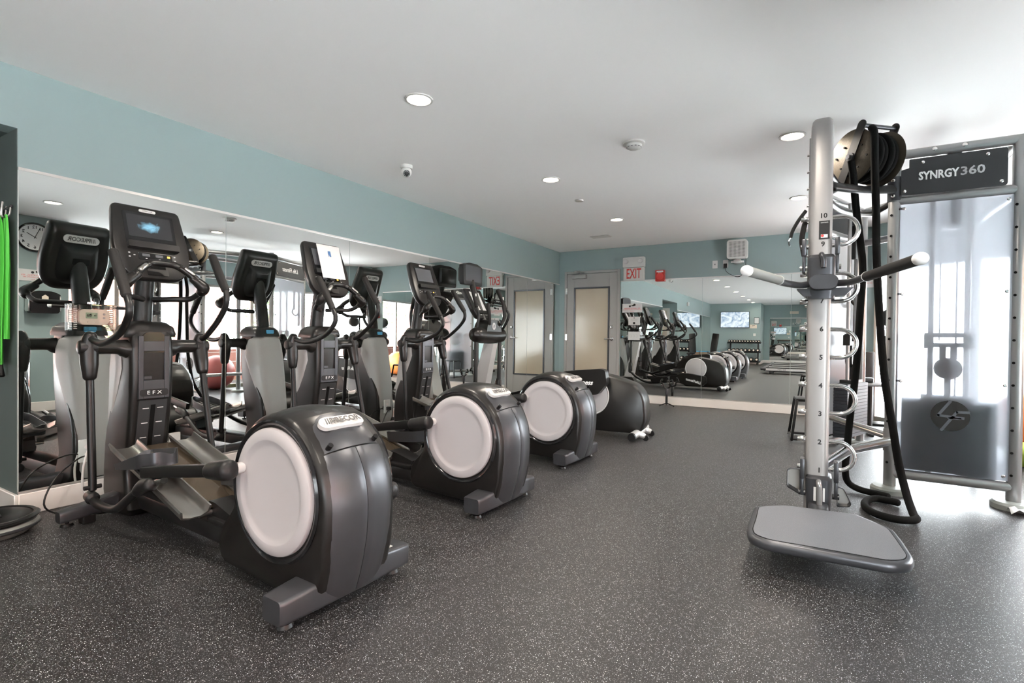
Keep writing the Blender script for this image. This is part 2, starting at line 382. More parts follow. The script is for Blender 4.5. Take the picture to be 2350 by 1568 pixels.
wall_mirror('long floor-to-head-height mirror behind the row of ellipticals', 'y', [-7.42, -6.189, -4.934, -3.70, -2.465, -1.232, -0.004], 0, 1)
wall_mirror('mirror beside the grey door under the exit sign', 'x', [1.17, 2.51, 3.75, 4.45], 0, -1, 2.06)
wall_mirror('mirror beyond the recess, reflecting the television', 'y', [YR+.01, -14.4, -13.15, -11.9, -10.65, -9.41], 0, 1)
wall_mirror('mirror in the rear bay behind the treadmills', 'x', [2.3, 3.55, 4.8], YF, 1, 2.05)
# door
def door(name, x0, x1, ztop, y, sg, panel=True):
    """frame x0..x1 on the plane y facing sg"""
    d = MB(); 
    f = .045
    for a, b, z0, z1 in ((x0, x0+f, 0, ztop), (x1-f, x1, 0, ztop), (x0+f, x1-f, ztop-f, ztop)):
        d.bb(a, b, y, y+sg*.035, z0, z1, .004, 1)
    root = struct(d.out(name, 'door_paint'))
    lx0, lx1, lz = x0+f+.004, x1-f-.004, ztop-f-.006
    leaf = MB(); gx0, gx1, gz0, gz1 = lx0+.135, lx1-.135, .36, 1.985
    leaf.bb(lx0, gx0, y+sg*.002, y+sg*.022, .01, lz, .002, 1); leaf.bb(gx1, lx1, y+sg*.002, y+sg*.022, .01, lz, .002, 1)
    leaf.bb(gx0, gx1, y+sg*.002, y+sg*.022, .01, gz0, .002, 1); leaf.bb(gx0, gx1, y+sg*.002, y+sg*.022, gz1, lz, .002, 1)
    lf = struct(leaf.out('leaf', 'door_paint', root))
    fr = MB()
    for a, b, z0, z1 in ((gx0, gx0+.028, gz0, gz1), (gx1-.028, gx1, gz0, gz1), (gx0, gx1, gz0, gz0+.028), (gx0, gx1, gz1-.028, gz1)):
        fr.bb(a, b, y+sg*.018, y+sg*.032, z0, z1, .003, 1)
    struct(fr.out('glazing_frame', 'gunmetal', lf))
    struct(MB().bb(gx0+.02, gx1-.02, y+sg*.008, y+sg*.014, gz0+.02, gz1-.02).out('pane', 'frosted_film', lf))
    hx = lx1-.09
    h = MB().cyl((hx, y+sg*.022, 1.07), (hx, y+sg*.036, 1.07), .034, bev=.006).tube([(hx, y+sg*.03, 1.07), (hx, y+sg*.072, 1.07), (hx-.03, y+sg*.078, 1.07), (hx-.115, y+sg*.074, 1.068)], .011, n=10)
    struct(h.out('handle', 'chrome', lf))
    struct(MB().cyl((hx, y+sg*.022, 1.275), (hx, y+sg*.04, 1.275), .031, .026, bev=.005).out('deadbolt', 'chrome', lf))
    for z in (1.92, 1.09, .22):
        struct(MB().cyl((x0+f-.004, y+sg*.04, z-.055), (x0+f-.004, y+sg*.04, z+.055), .009, n=10).bb(x0+f-.02, x0+f+.014, y+sg*.03, y+sg*.038, z-.055, z+.055).out('hinge', 'chrome', root))
    cl = MB().bb(x0+.16, x0+.43, y+sg*.024, y+sg*.085, lz-.085, lz-.02, .008).tube([(x0+.30, y+sg*.06, lz-.01), (x0+.42, y+sg*.10, lz+.015), (x0+.24, y+sg*.05, lz+.05)], .009, n=8, sub=1)
    cl.bb(x0+.2, x0+.3, y+sg*.03, y+sg*.06, lz+.02, lz+.06, .003, 1)
    struct(cl.out('door_closer', 'aluminium', lf))
    return root
door('door_1', .12, 1.16, 2.275, 0, -1)
d2 = struct(MB().bb(-1.15, -1.07, -9.4, -9.37, 0, 2.12).bb(-.33, -.25, -9.4, -9.37, 0, 2.12).bb(-1.07, -.33, -9.4, -9.37, 2.04, 2.12).out('door_2', 'white_trim'))
struct(MB().bb(-1.07, -.33, -9.4, -9.385, 0, 2.04).out('leaf', 'cream_plastic', d2))

# ------------------------------------------------------------------ outdoors beyond the glazing
struct(MB().bb(4.9, 40, -30, 25, -.14, -.1).out('ground', 'concrete'))
bl = tag(MB().bb(17, 20, -22, 3.5, -.1, 7.5).out('apartment_building', 'brick_wall'), 'red brick building across the street, seen through the window', 'building')
for yy in (-17, -12.5, -8, -3.5, .8):
    for zz in (.9, 3.7):
        f = MB().bb(16.94, 17.02, yy-.7, yy+.7, zz, zz+1.6).out('window', 'white_trim', bl)
        MB().bb(16.92, 16.94, yy-.6, yy-.03, zz+.1, zz+1.5).bb(16.92, 16.94, yy+.03, yy+.6, zz+.1, zz+1.5).out('pane', 'screen_off', f)
def bush(name, label, cx, cy_, w_, d_, h_, n, material, seed, z0=0.0, stem=False, second=None):
    rnd = random.Random(seed); t = thing(name, label, 'shrub' if not stem else 'tree', (cx, cy_, 0))
    for mi, mm in enumerate([material]+([second] if second else [])):
        mb = MB(); bm = mb.bm
        for _ in range(n if mi == 0 else n//3):
            a, b, c = rnd.gauss(0, .42), rnd.gauss(0, .42), rnd.random()
            a = max(-1, min(1, a)); b = max(-1, min(1, b))
            p = V(a*w_/2*(1-.35*abs(c-.45)*2), b*d_/2, z0+h_*c)
            s = rnd.uniform(.03, .065); u = V(rnd.uniform(-1, 1), rnd.uniform(-1, 1), rnd.uniform(-.6, .6)).normalized(); v = u.orthogonal().normalized()
            q = [p-u*s, p+v*s*.45, p+u*s, p-v*s*.45]
            bm.faces.new([bm.verts.new(x) for x in q])
        o = mb.out('foliage', mm, t); o['kind'] = 'stuff'
    mb = MB()
    for k in range(6): mb.tube([(0.06*math.cos(k), .06*math.sin(k), -.1), (.1*math.cos(k*2), .1*math.sin(k*2), z0+h_*.3), (w_*.3*math.cos(k*1.3), d_*.3*math.sin(k*1.3), z0+h_*.8)], [.03, .02, .008], n=6, sub=2)
    mb.out('branch', 'bark', t)
bush('flowering_shrub', 'low red-flowering hedge in front of the brick building, wider length', 13.2, -3.4, 1.6, 7.0, 1.25, 5200, 'leaf_green', 1, second='leaf_red')
bush('green_shrub', 'green hedge further along the street by the brick building', 13.2, 3.6, 1.6, 6.0, 1.2, 3600, 'leaf_green', 2)
bush('young_tree', 'slender leafy tree just outside the corner window', 8.3, -.3, 1.6, 1.6, 2.6, 3000, 'leaf_green', 3, z0=.5, stem=True)
bush('street_tree', 'tall leafy tree outside the middle of the glazing', 11.5, -6.6, 3.4, 3.4, 4.2, 5200, 'leaf_green', 4, z0=1.6, stem=True)
pl = MB()
tag(MB().bb(7.6, 7.85, -4.5, 2.2, -.1, .72).out('planter_wall', 'brick_wall'), 'low brick planter wall outside the glazing', 'planter')

# ------------------------------------------------------------------ ceiling things
def downlight(x, y, label):
    t = thing('recessed_downlight', label, 'light', (x, y, H), 0, 'recessed downlights in the ceiling')
    MB().lathe([(.092, 0), (.092, -.006), (.078, -.009), (.072, -.003), (.072, 0)], (0, 0, 0)).out('trim_ring', 'white_plastic', t)
    MB().lathe([(.0, -.001), (.072, -.001), (.070, -.004), (0, -.005)], (0, 0, 0)).out('lens', 'lamp_glow', t)
    l = light('AREA', (x, y, H-.02), 9 if y > -15 else 1.5, (1.0, .90, .78), shape='DISK', size=.14); l.data.spread = math.radians(150)
LBL = ['recessed downlight %s' % s for s in ('above the ellipticals nearest the exit door', 'second from the exit door over the ellipticals', 'over the front elliptical, before the security camera', 'in the first row, beside the recess end', 'in the first row, seen second in the mirror by the door',
       'in the first row, third in the reflected line', 'in the first row, fourth in the reflected line', 'in the first row, close to the television wall', 'beside the ladder tower, nearer the back wall', 'beside the top of the ladder tower column',
       'in the second row, over the glazing side', 'in the second row, over the first treadmill', 'in the second row, over the second treadmill', 'in the second row, over the last treadmills', 'in the second row, near the rear bay', 'in the second row, at the rear bay header')]
for (x, y), lb in zip(LAMPS, LBL): downlight(x, y, lb)
t = thing('smoke_detector', 'round white smoke detector on the ceiling near the downlights', 'detector', (2.789, -4.532, H))
MB().lathe([(.0, 0), (.085, 0), (.085, -.012), (.075, -.018), (0, -.018)], (0, 0, 0)).out('mounting_plate', 'white_plastic', t)
MB().lathe([(.0, -.018), (.062, -.018), (.060, -.035), (.045, -.048), (.02, -.052), (0, -.052)], (0, 0, 0)).out('sensor_body', 'white_plastic', t)
mb = MB()
for k in range(12):
    a = k*math.pi/6; mb.box((.056*math.cos(a), .056*math.sin(a), -.036), (.004, .014, .008), rot=Euler((0, 0, a)).to_matrix())
mb.out('vent_slots', 'gunmetal', t)
t = thing('security_camera', 'white dome security camera hanging from the ceiling by the mirror wall', 'camera', (.817, -4.999, H))
MB().lathe([(0, 0), (.055, 0), (.055, -.022), (.05, -.03), (0, -.03)], (0, 0, 0)).out('base_plate', 'white_plastic', t)
hd = MB().sph((0, 0, -.062), .048, u=24, v=16).out('camera_head', 'white_plastic', t)
dn = V(.75, -.72, -.55).normalized()
MB().cyl(V(0, 0, -.062)+dn*.036, V(0, 0, -.062)+dn*.05, .03, bev=.004).out('lens_ring', 'gloss_black', hd)
MB().cyl(V(0, 0, -.062)+dn*.048, V(0, 0, -.062)+dn*.054, .014, n=14).out('lens', 'screen_off', hd)
mb = MB()
for k in range(10):
    a = k*math.pi/5; u = dn.orthogonal().normalized(); v = dn.cross(u); c = V(0, 0, -.062)+dn*.049+(u*math.cos(a)+v*math.sin(a))*.022; mb.cyl(c, c+dn*.003, .0035, n=8)
mb.out('infrared_led', 'letter_grey', hd)
tag(MB((1.728, -3.151, H)).lathe([(0, 0), (.05, 0), (.045, -.01), (0, -.013)], (1.728, -3.151, H)).out('sprinkler_cover', 'channel'), 'small flat round sprinkler cover on the ceiling', 'sprinkler').location = (1.728, -3.151, H)
tag(MB().bb(1.05, 1.35, -1.15, -1.0, H-.012, H, .003, 1).out('ceiling_vent', 'white_plastic'), 'small flat white vent on the ceiling near the exit door', 'vent')

# ------------------------------------------------------------------ wall fittings
t = thing('exit_sign', 'white exit sign with red letters and two emergency lamps beside the door', 'sign', (1.405, 0, 2.25))
MB().bb(-.18, .18, -.055, 0, -.19, .03, .006).out('sign_panel', 'white_plastic', t)
hs = MB().prism(roundpoly([(-.185, .035), (.185, .035), (.185, .205), (-.185, .205)], .02), 'xz', -.075, 0, .006).out('housing', 'white_plastic', t)
for sx in (-1, 1): MB().lathe([(.0, 0), (.038, 0), (.040, .03), (.034, .045), (.012, .04), (0, .04)], (sx*.125, -.075, .135), (0, -1, -.15), 20).out('lamp_head', 'badge_silver', t)
text('EXIT', .235, t, 'ink_red', (0, -.0565, -.08), (1, 0, 0), (0, 0, 1), fit=.25, off=.003)
M['ink_red'].node_tree.nodes['Principled BSDF'].inputs['Base Color'].default_value = (.70, .07, .06, 1)
t = thing('fire_alarm', 'red wall-mounted fire alarm speaker above the mirror', 'alarm', (1.846, 0, 2.122))
MB().prism(rrect(.15, .185, .01), 'xz', -.055, 0, .008).out('housing', 'red_plastic', t)
MB().lathe([(.058, .0), (.058, .004), (.05, .006), (0, .006)], (0, -.055, -.012), (0, -1, 0)).out('speaker_grille', 'ink_red', t)
MB().bb(-.055, .055, -.062, -.054, .055, .08, .003, 1).out('strobe_lens', 'letter_white', t)
text('FIRE', .03, t, 'letter_white', (0, -.0575, .042), (1, 0, 0), (0, 0, 1))
t = thing('wall_fan', 'white box fan speaker with square concentric grille on a wall bracket', 'speaker', (3.026, -.12, 2.45))
MB().prism(rrect(.285, .285, .04), 'xz', -.06, .06, .02, 3).out('housing', 'white_plastic', t)
g = MB()
for k in range(1, 7):
    a = .018*k
    for sx, sz, dx, dz in ((0, 1, a, 0), (0, -1, a, 0), (1, 0, 0, a), (-1, 0, 0, a)):
        nn = max(1, k)
        for q in range(-nn, nn+1):
            off = q*a/nn
            c = (sx*a+(off if sz else 0), -.061, sz*a+(off if sx else 0)); g.box(c, (.009, .003, .009))
g.out('grille_holes', 'gunmetal_dark', t)
MB().bb(-.05, .05, -.03, .12, -.205, -.15, .01).cyl((0, .0, -.16), (0, .0, -.14), .03).bb(-.09, .09, -.01, .02, -.2, -.17, .004).out('bracket', 'badge_silver', t)
t = thing('wall_switch', 'blank white wall plate beside the outlet above the mirror', 'switch', (2.69, 0, 2.258)); MB().prism(rrect(.075, .12, .006), 'xz', -.007, 0, .003, 1).out('plate', 'white_plastic', t)
MB().bb(-.006, .006, -.012, -.006, -.01, .012).out('toggle', 'gunmetal', t)
t = thing('wall_outlet', 'white wall outlet with black plug adapter above the mirror', 'outlet', (2.845, 0, 2.26)); MB().prism(rrect(.075, .12, .006), 'xz', -.007, 0, .003, 1).out('plate', 'white_plastic', t)
MB().bb(-.026, .026, -.05, -.006, -.065, .0, .006).out('plug_adapter', 'black_plastic', t)
MB().tube([(-.0, -.03, -.06), (.02, -.04, -.13), (.13, -.03, -.2), (.22, -.03, -.20), (.28, -.05, -.12), (.30, -.11, .02), (.30, -.12, .08)], .0035, n=6).out('power_cord', 'black_plastic', t)
# papers and sign stuck on the back mirror
t = thing('weight_sign', 'white sign with dumbbell emblem stuck on the mirror by the door', 'sign', (1.374, -.009, 1.6))
MB().bb(-.172, .172, -.0025, 0, -.075, .072).out('sheet', 'paper', t)
MB().cyl((-.03, -.0035, .035), (.035, -.0035, .05), .004, n=8).cyl((-.04, -.005, .03), (-.04, -.0026, .03), .016).cyl((.04, -.005, .052), (.04, -.0026, .052), .02).cyl((.015, -.005, .04), (.015, -.0026, .04), .014).out('emblem', 'ink', t)
text('WEIGHT LIFTING...YES', .028, t, 'ink_red', (0, -.003, -.008), (1, 0, 0), (0, 0, 1)); text('DROPPING WEIGHTS...NO THANK YOU', .018, t, 'ink_red', (0, -.003, -.032), (1, 0, 0), (0, 0, 1)); text('Thank you', .016, t, 'ink_red', (0, -.003, -.056), (1, 0, 0), (0, 0, 1))
t = thing('notice_card', 'white notice card with small square emblem on the mirror, upper of two', 'notice', (1.411, -.009, 1.38)); MB().bb(-.1, .1, -.0025, 0, -.072, .072).out('sheet', 'paper', t)
MB().bb(-.018, .018, -.004, -.0024, -.055, -.02).cyl((0, -.004, .05), (0, -.0024, .05), .008).out('emblem', 'ink', t)
MB().bb(-.06, .06, -.003, -.0024, .018, .022).bb(-.05, .05, -.003, -.0024, .004, .008).out('printed_line', 'letter_grey', t)
t = thing('notice_card', 'white notice card with faint printed figures on the mirror, lower of two', 'notice', (1.411, -.009, 1.125)); MB().bb(-.1, .1, -.0025, 0, -.072, .072).out('sheet', 'paper', t)
mb = MB()
for k in (-1, 0, 1): mb.tube([(k*.05-.012, -.003, .02), (k*.05+.008, -.003, .015), (k*.05+.008, -.003, -.015), (k*.05-.008, -.003, -.02)], .0018, n=5, sub=2)
mb.out('printed_figure', 'letter_grey', t)
# outlets on the left mirror
def outlet(label, y, z, m='white_plastic', w_=.075, h_=.12, cut=True):
    t = thing('wall_outlet', label, 'outlet', (.008, y, z)); MB().prism(rrect(w_, h_, .006), 'yz', 0, .006, .002, 1).out('cover_plate', m, t)
    if cut:
        for dz in (-.026, .026):
            MB().prism(rrect(.028, .026, .01), 'yz', .006, .0085, 0).out('receptacle', 'white_plastic', t).location = (0, 0, dz)
    return t
o1 = outlet('white cable plate on the mirror behind the front elliptical ramp', -6.563, .303, cut=False)
MB().cyl((.006, 0, 0), (.02, 0, 0), .005, n=10).cyl((.006, 0, .035), (.008, 0, .035), .003, n=8).cyl((.006, 0, -.035), (.008, 0, -.035), .003, n=8).out('cable_jack', 'channel', o1)
tag(MB().tube([(.03, -6.563, .303), (.12, -6.64, .28), (.22, -6.8, .25), (.3, -6.92, .2)], .004, n=8).out('data_cable', 'white_plastic'), 'white cable from mirror plate to the front elliptical', 'cable')
o2 = outlet('silver outlet on the mirror behind the second elliptical', -4.395, .31, 'mirror_edge', .085, .145)
o3 = outlet('clear-covered outlet on the mirror behind the front elliptical column', -7.09, .33, 'mirror_edge', .085, .145)
MB().bb(.006, .05, -.02, .02, -.04, .0, .006).out('plug', 'black_plastic', o2)
tag(MB().tube([(.05, -4.39, .29), (.10, -4.50, .25), (.13, -4.60, .12), (.15, -4.62, .012), (.2, -4.75, .008), (.33, -4.9, .008), (.42, -5.2, .01)], .006, n=8).out('power_cord', 'black_plastic'), 'black power cord from outlet to the second elliptical', 'cable')
tag(MB().tube([(.03, -7.09, .30), (.10, -7.17, .30), (.17, -7.30, .22), (.20, -7.36, .09), (.22, -7.30, .02), (.34, -7.2, .012), (.45, -7.08, .015)], .005, n=8).out('power_cord', 'black_plastic'), 'black power cord looping beside the front elliptical foot', 'cable')
tag(MB().tube([(.03, -7.06, .36), (.06, -7.10, .34), (.07, -7.13, .22), (.06, -7.12, .08), (.10, -7.05, .02), (.25, -7.0, .012), (.4, -7.0, .02)], .0065, n=8).out('white_cord', 'white_plastic'), 'white cord hanging behind the front elliptical', 'cable')
# thermostat in clear lock box
t = thing('thermostat_box', 'thermostat inside a clear plastic lock box on the mirror', 'thermostat', (.008, -7.065, 1.19))
MB().prism(rrect(.24, .17, .012), 'yz', .0, .008, .002, 1).out('back_plate', 'clear_plastic', t)
th = MB().prism(roundpoly([(-.06, -.048), (.065, -.048), (.085, -.03), (.085, .035), (.065, .052), (-.06, .052), (-.075, .035), (-.075, -.03)], .012), 'yz', .009, .034, .005).out('thermostat', 'cream_plastic', t)
MB().prism(rrect(.062, .038, .003), 'yz', .0335, .0355, 0).out('display', 'lcd', th).location = (0, -.012, .012)
text('68', .026, th, 'ink', (.0362, -.026, .012), (0, 1, 0), (0, 0, 1)); text('65', .014, th, 'ink', (.0362, .006, .012), (0, 1, 0), (0, 0, 1))
for (a, b) in ((.055, .022), (.055, -.002)): MB().lathe([(0, 0), (.0075, 0), (.006, .003), (0, .003)], (.034, a, b), (1, 0, 0), 14).out('button', 'letter_grey', th)
for a in (-.03, .01): MB().lathe([(0, 0), (.006, 0), (.005, .003), (0, .003)], (.034, a, -.03), (1, 0, 0), 12).out('button', 'cream_plastic', th)
c = MB()
c.bb(.05, .053, -.12, .12, -.085, .085, .001, 1); c.bb(.008, .05, -.12, -.117, -.085, .085); c.bb(.008, .05, .117, .12, -.085, .085); c.bb(.008, .05, -.117, .117, .082, .085); c.bb(.008, .05, -.117, .117, -.085, -.082)
c.out('clear_cover', 'clear_plastic', t)
r = MB()
for k in range(12): r.bb(.012, .052, -.099, -.093, -.075+k*.0128, -.069+k*.0128, .001, 1); r.bb(.012, .052, .093, .099, -.075+k*.0128, -.069+k*.0128, .001, 1)
r.out('vent_ribs', 'white_plastic', t)
MB().cyl((.03, .0, .085), (.03, 0, .1), .012).out('lock', 'chrome', t)
# resistance bands on hooks in the recess return
t = thing('hook_rack', 'small metal hook rail on the dark return beside the mirror', 'hooks', (-.1, -7.425, 1.82))
MB().tube([(-.2, -.012, -.03), (-.06, -.012, .0), (.06, -.012, .015)], .008, n=8, sub=1).out('rail', 'gunmetal', t)
for x in (-.16, -.09, -.02, .05): MB().tube([(x, -.012, .02), (x, -.02, -.04), (x+.005, -.05, -.055), (x+.01, -.055, -.02), (x+.012, -.05, .03)], .006, n=8).out('hook', 'aluminium', t)
def band(name, label, x0, x1, ztop, zbot, y, material, seed):
    rnd = random.Random(seed); rings = []; n = 14; zs = [ztop, ztop-.05, ztop-.12, ztop-.3, (ztop+zbot)/2, zbot+.2, zbot]
    ws = [.25, .55, .8, 1, .95, .9, .88]; xc = (x0+x1)/2; w_ = (x1-x0)/2
    for z, s in zip(zs, ws):
        ring = []
        for i in range(n):
            t_ = i/(n-1)*2-1; ring.append((xc+w_*s*t_, y-.012*math.sin(t_*7+z*1.5)*s-.01, z))
        back = [(p[0], p[1]+.004, p[2]) for p in reversed(ring)]; rings.append(ring+back)
    mb = MB(); mb.loft(rings); tag(mb.out(name, material), label, 'band')
band('resistance_band', 'wide green resistance band hanging from the hooks beside the mirror, longer one', -.24, -.02, 1.80, .90, -7.465, 'green_band', 1)
band('resistance_band', 'short green resistance band draped behind the longer green one', -.10, .005, 1.78, 1.05, -7.45, 'green_band', 2)
band('resistance_band', 'dark blue resistance band at the edge of the green ones', -.30, -.22, 1.78, .95, -7.49, 'blue_band', 3)
tag(MB((-.05, -7.46, .86)).tube([(-.12, -7.46, .9), (-.118, -7.46, .86), (-.112, -7.462, .83)], [.006, .012, .018], n=10).out('rubber_tube_handle', 'black_plastic'), 'black band handle hanging below the green bands', 'handle').location = (-.05, -7.46, .86)
# stacked step trainers in the lower corner
for k, (zz, lb, mm) in enumerate(((.0, 'grey-green round balance trainer at the bottom of the corner stack', 'foot_pad'), (.09, 'black round balance trainer on top of the corner stack', 'black_plastic'))):
    t = thing('balance_trainer', lb, 'trainer', (.255+.01*k, -7.60, zz*.75)); t.scale = (.75, .75, .75)
    if k == 0: MB().lathe([(0, 0), (.20, 0), (.235, .03), (.26, .05), (.265, .07), (.25, .088), (0, .088)], (0, 0, 0), n=40).out('shell', mm, t); MB().lathe([(.262, .045), (.272, .055), (.272, .066), (.262, .072)], (0, 0, 0), n=40, cap=False).out('rim', 'gunmetal', t)
    else:
        MB().lathe([(0, .0), (.22, 0), (.255, .02), (.265, .035), (.25, .045), (.23, .036), (.2, .05), (.1, .058), (0, .06)], (0, 0, 0), n=40).out('shell', mm, t)
        MB().lathe([(.225, .045), (.245, .05), (.25, .044)], (0, 0, 0), n=40, cap=False).out('rim', 'gunmetal_dark', t)
        MB().tube([(-.1, -.06, .055), (-.03, -.03, .1), (.06, .0, .1), (.12, .02, .055)], .012, n=8).out('handle', 'black_plastic', t)

# ------------------------------------------------------------------ elliptical trainers with the big discs
def zlerp(tab, z):
    for a, b in zip(tab, tab[1:]):
        if a[0] <= z <= b[0]:
            t = (z-a[0])/(b[0]-a[0]); t = t*t*(3-2*t) if False else t
            return [p*(1-t)+q*t for p, q in zip(a[1:], b[1:])]
    return tab[-1][1:] if z > tab[-1][0] else tab[0][1:]
def hring(z, x0, x1, w0, w1, r=.03, n=4, sk=0):
    """rounded trapezoid at height z: half width w0 at x0, w1 at x1"""
    P = roundpoly([(x0, -w0), (x1, -w1), (x1, w1), (x0, w0)], r, n); return [(p[0], p[1], z+sk*(p[0]-x0)) for p in P]
def arc(cx_, cz, r, a0, a1, n):
    return [(cx_+r*math.cos(math.radians(a0+(a1-a0)*k/n)), cz+r*math.sin(math.radians(a0+(a1-a0)*k/n))) for k in range(n+1)]
def make_elliptical(label, yc, dx, variant):
    t = thing('elliptical_trainer', label, 'elliptical', (1.3+dx, yc, 0), math.radians(-2.4), 'row of elliptical trainers with round side discs')
    OFF = (1.3, 0, 0); B = lambda: MB(OFF)
    P = lambda mb, n, m, par=t, **k: mb.out(n, m, par, **k)
    # --- base
    P(B().bb(.45, 2.02, -.075, .075, .045, .135, .012).bb(1.42, 1.62, -.085, .085, .135, .165, .006), 'base_rail', 'gunmetal_dark')
    r = B(); ring = lambda x, y0, y1, z0, z1: None
    for nm, xc, hw, w0, z0, z1 in (('rear_stabilizer', 2.36, .325, .075, .035, .125), ('front_stabilizer', .44, .42, .05, .04, .10)):
        mb = B(); rings = []
        for y in (-hw, -hw+.012, -hw*.45, -.12, .12, hw*.45, hw-.012, hw):
            k = abs(y)/hw; zz = z1+(.03 if nm[0] == 'r' else .045)*(1-k); ww = w0*(1-.15*k)*(.86 if abs(y) == hw else 1)
            xx = xc+(0.10*(k-.5) if nm[0] == 'f' else 0)
            q = roundpoly([(xx-ww, z0), (xx+ww, z0), (xx+ww, zz), (xx-ww, zz)], .016, 3); rings.append([(p[0], y, p[1]) for p in q])
        mb.loft(rings); P(mb, nm, 'gunmetal')
        for sy in (-1, 1):
            y = sy*(hw-.055); P(B().cyl((xc, y, .0), (xc, y, .014), .032, .026).cyl((xc, y, .014), (xc, y, .05), .009), 'leveling_foot', 'black_plastic')
    for sy in (-1, 1): P(B().bb(.42, .50, sy*.28-.03, sy*.28+.03, 0, .05, .004, 1), 'transport_roller', 'black_plastic')
    P(B().prism(rrect(.075, .045, .004, 2, 2.36, .22), 'xy', .136, .1375), 'warning_label', 'badge_silver')
    P(B().prism([(1.36, .135), (1.52, .135), (1.62, .155), (1.62, .19), (1.44, .235), (1.38, .235)], 'xz', -.06, .06, .006), 'ramp_mount', 'gunmetal_dark')
    # --- rear drive housing
    cx_, cz = 2.15, .45
    side = [(1.74, .055), (1.71, .10), (1.715, .17), (1.74, .225), (1.79, .27), (1.835, .33)] + arc(cx_, cz, .318, 190, 66, 16) + arc(2.13, .42, .345, 58, 12, 6) + [(2.475, .42), (2.475, .33), (2.46, .20), (2.43, .09), (2.40, .035)]
    side = roundpoly(side, .02, 1); mb = B(); rings = []
    for y, ins in ((-.182, .03), (-.176, .012), (-.16, 0), (-.08, -.010), (0, -.018), (.08, -.010), (.16, 0), (.176, .012), (.182, .03)):
        rg = []
        for x, z in side:
            vx, vz = x-cx_, z-.42; L = math.hypot(vx, vz); k = ins if (vx > 0 or vz > .15) else max(ins, 0)*.6
            if vz < -.2: k = max(ins, 0)*.5
            rg.append((x-vx/L*k, y, z-vz/L*k))
        rings.append(rg)
    mb.loft(rings); P(mb, 'side_housing', 'brown_black')
    def shell(name, a0, a1, y0, y1, mt, n=18, extra=None):
        """rear skin between two angles of the outline, lofted across y"""
        mb = B(); pts = [(2.14+.335*math.cos(math.radians(a)), .405+.345*math.sin(math.radians(a))) for a in [a0+(a1-a0)*k/n for k in range(n+1)]]
        if extra: pts = pts+extra
        rings = []; m = 9
        for q in range(m+1):
            y = y0+(y1-y0)*q/m; bul = .034*(1-(y/.165)**2) + .001
            o_, i_ = [], []
            for j, (x, z) in enumerate(pts):
                vx, vz = x-2.14, max(z, .405)-.405; L = math.hypot(vx, vz) or 1; b_ = bul+(0 if 0 < q < m else -.004)
                o_.append((x+vx/L*b_, y, z+vz/L*b_)); i_.append((x+vx/L*(b_-.02), y, z+vz/L*(b_-.02)))
            rings.append(o_+i_[::-1])
        mb.loft(rings); return P(mb, name, mt, ang=50)
    low = [(2.474, .36), (2.468, .28), (2.452, .2), (2.43, .12), (2.405, .05)]
    shell('rear_cover', 38, 0, -.150, -.0015, 'gunmetal', extra=low); shell('rear_cover', 38, 0, .0015, .150, 'gunmetal', extra=low)
    shell('badge_cover', 78, 39, -.150, .150, 'gunmetal')
    shell('top_cover', 112, 79, -.150, .150, 'brown_black')
    # badge on the sloping upper face
    a = math.radians(58); bc = V(2.14+.383*math.cos(a), 0, .405+.393*math.sin(a)); nx = V(math.cos(a), 0, math.sin(a)); up = V(-math.sin(a), 0, math.cos(a))
    mb = B(); q = rrect(.215, .062, .03, 6); vs = mb.loft([[bc+V(0, 1, 0)*p[0]+up*p[1]+nx*h-nx*.022*(p[0]/.11)**2*.5 for p in q] for h in (-.012, .004, .0055)]); bd = P(mb, 'badge', 'badge_silver')
    tx = text('///PRECOR', .046, bd, 'badge_text', bc-V(1.3, 0, 0)+nx*.0062, (0, 1, 0), up, ext=.0008, fit=.175, off=.0012)
    for sy in (-1, 1):
        b2 = math.radians(42); c = V(2.14+.372*math.cos(b2), sy*.115, .405+.38*math.sin(b2)); P(B().cyl(c-V(.02, 0, .02), c+V(.004, 0, .004), .011, n=14), 'screw_cap', 'gloss_black')
    # --- discs
    for sy in (-1, 1):
        ax = (0, sy, 0)
        P(B().lathe([(.262, -.01), (.292, -.008), (.296, .004), (.288, .012), (.276, .006), (.268, -.006)], (cx_, sy*.184, cz), ax, 56, cap=False), 'disc_rim', 'gloss_black')
        P(B().lathe([(0, .008), (.185, .006), (.20, .009), (.212, .016), (.216, .017), (.25, .0145), (.259, .009), (.262, 0), (.262, -.012), (0, -.012)], (cx_, sy*.19, cz), ax, 64, cap=False), 'side_disc', 'disc_grey')
    # --- pedal arms: near side forward, far side rearward (half a turn apart)
    ph = variant.get('phase', 165)
    ends = []
    for sy, pa in ((-1, ph), (1, ph+180)):
        a = math.radians(pa); ex, ez = cx_+.215*math.cos(a), cz+.215*math.sin(a); ends.append((ex, ez))
        yy = sy*.265
        roll = V(ex-1.13 if sy < 0 else ex-1.10, yy, .338 if sy < 0 else .25)
        d = (V(ex, yy, ez)-roll).normalized()
        P(B().cyl((ex, sy*.2, ez), (ex, sy*.29, ez), .024, bev=.004), 'crank_pin', 'badge_silver')
        E_ = V(ex, yy, ez); S_ = E_-d*.13
        P(B().tube([S_-d*.01, S_+d*.04, E_-d*.03, E_+d*.012], [.037, .040, .044, .042], n=20, sub=4), 'crank_cover', 'gunmetal_dark')
        u = V(0, 1, 0); n_ = d.cross(u)
        mb = B(); A0 = roll+d*.34; rings = [[c+u*p[0]+n_*p[1] for p in rrect(.034, .056, .006, 2)] for c in (A0, S_)]; mb.loft(rings); P(mb, 'pedal_arm', 'black_plastic')
        # foot pedal tray
        pc = roll+d*.16+V(0, sy*.0, .035); pw, plen = .095, .20
        pu = d; pn = V(-d.z, 0, d.x)
        py = pc.y-sy*.095
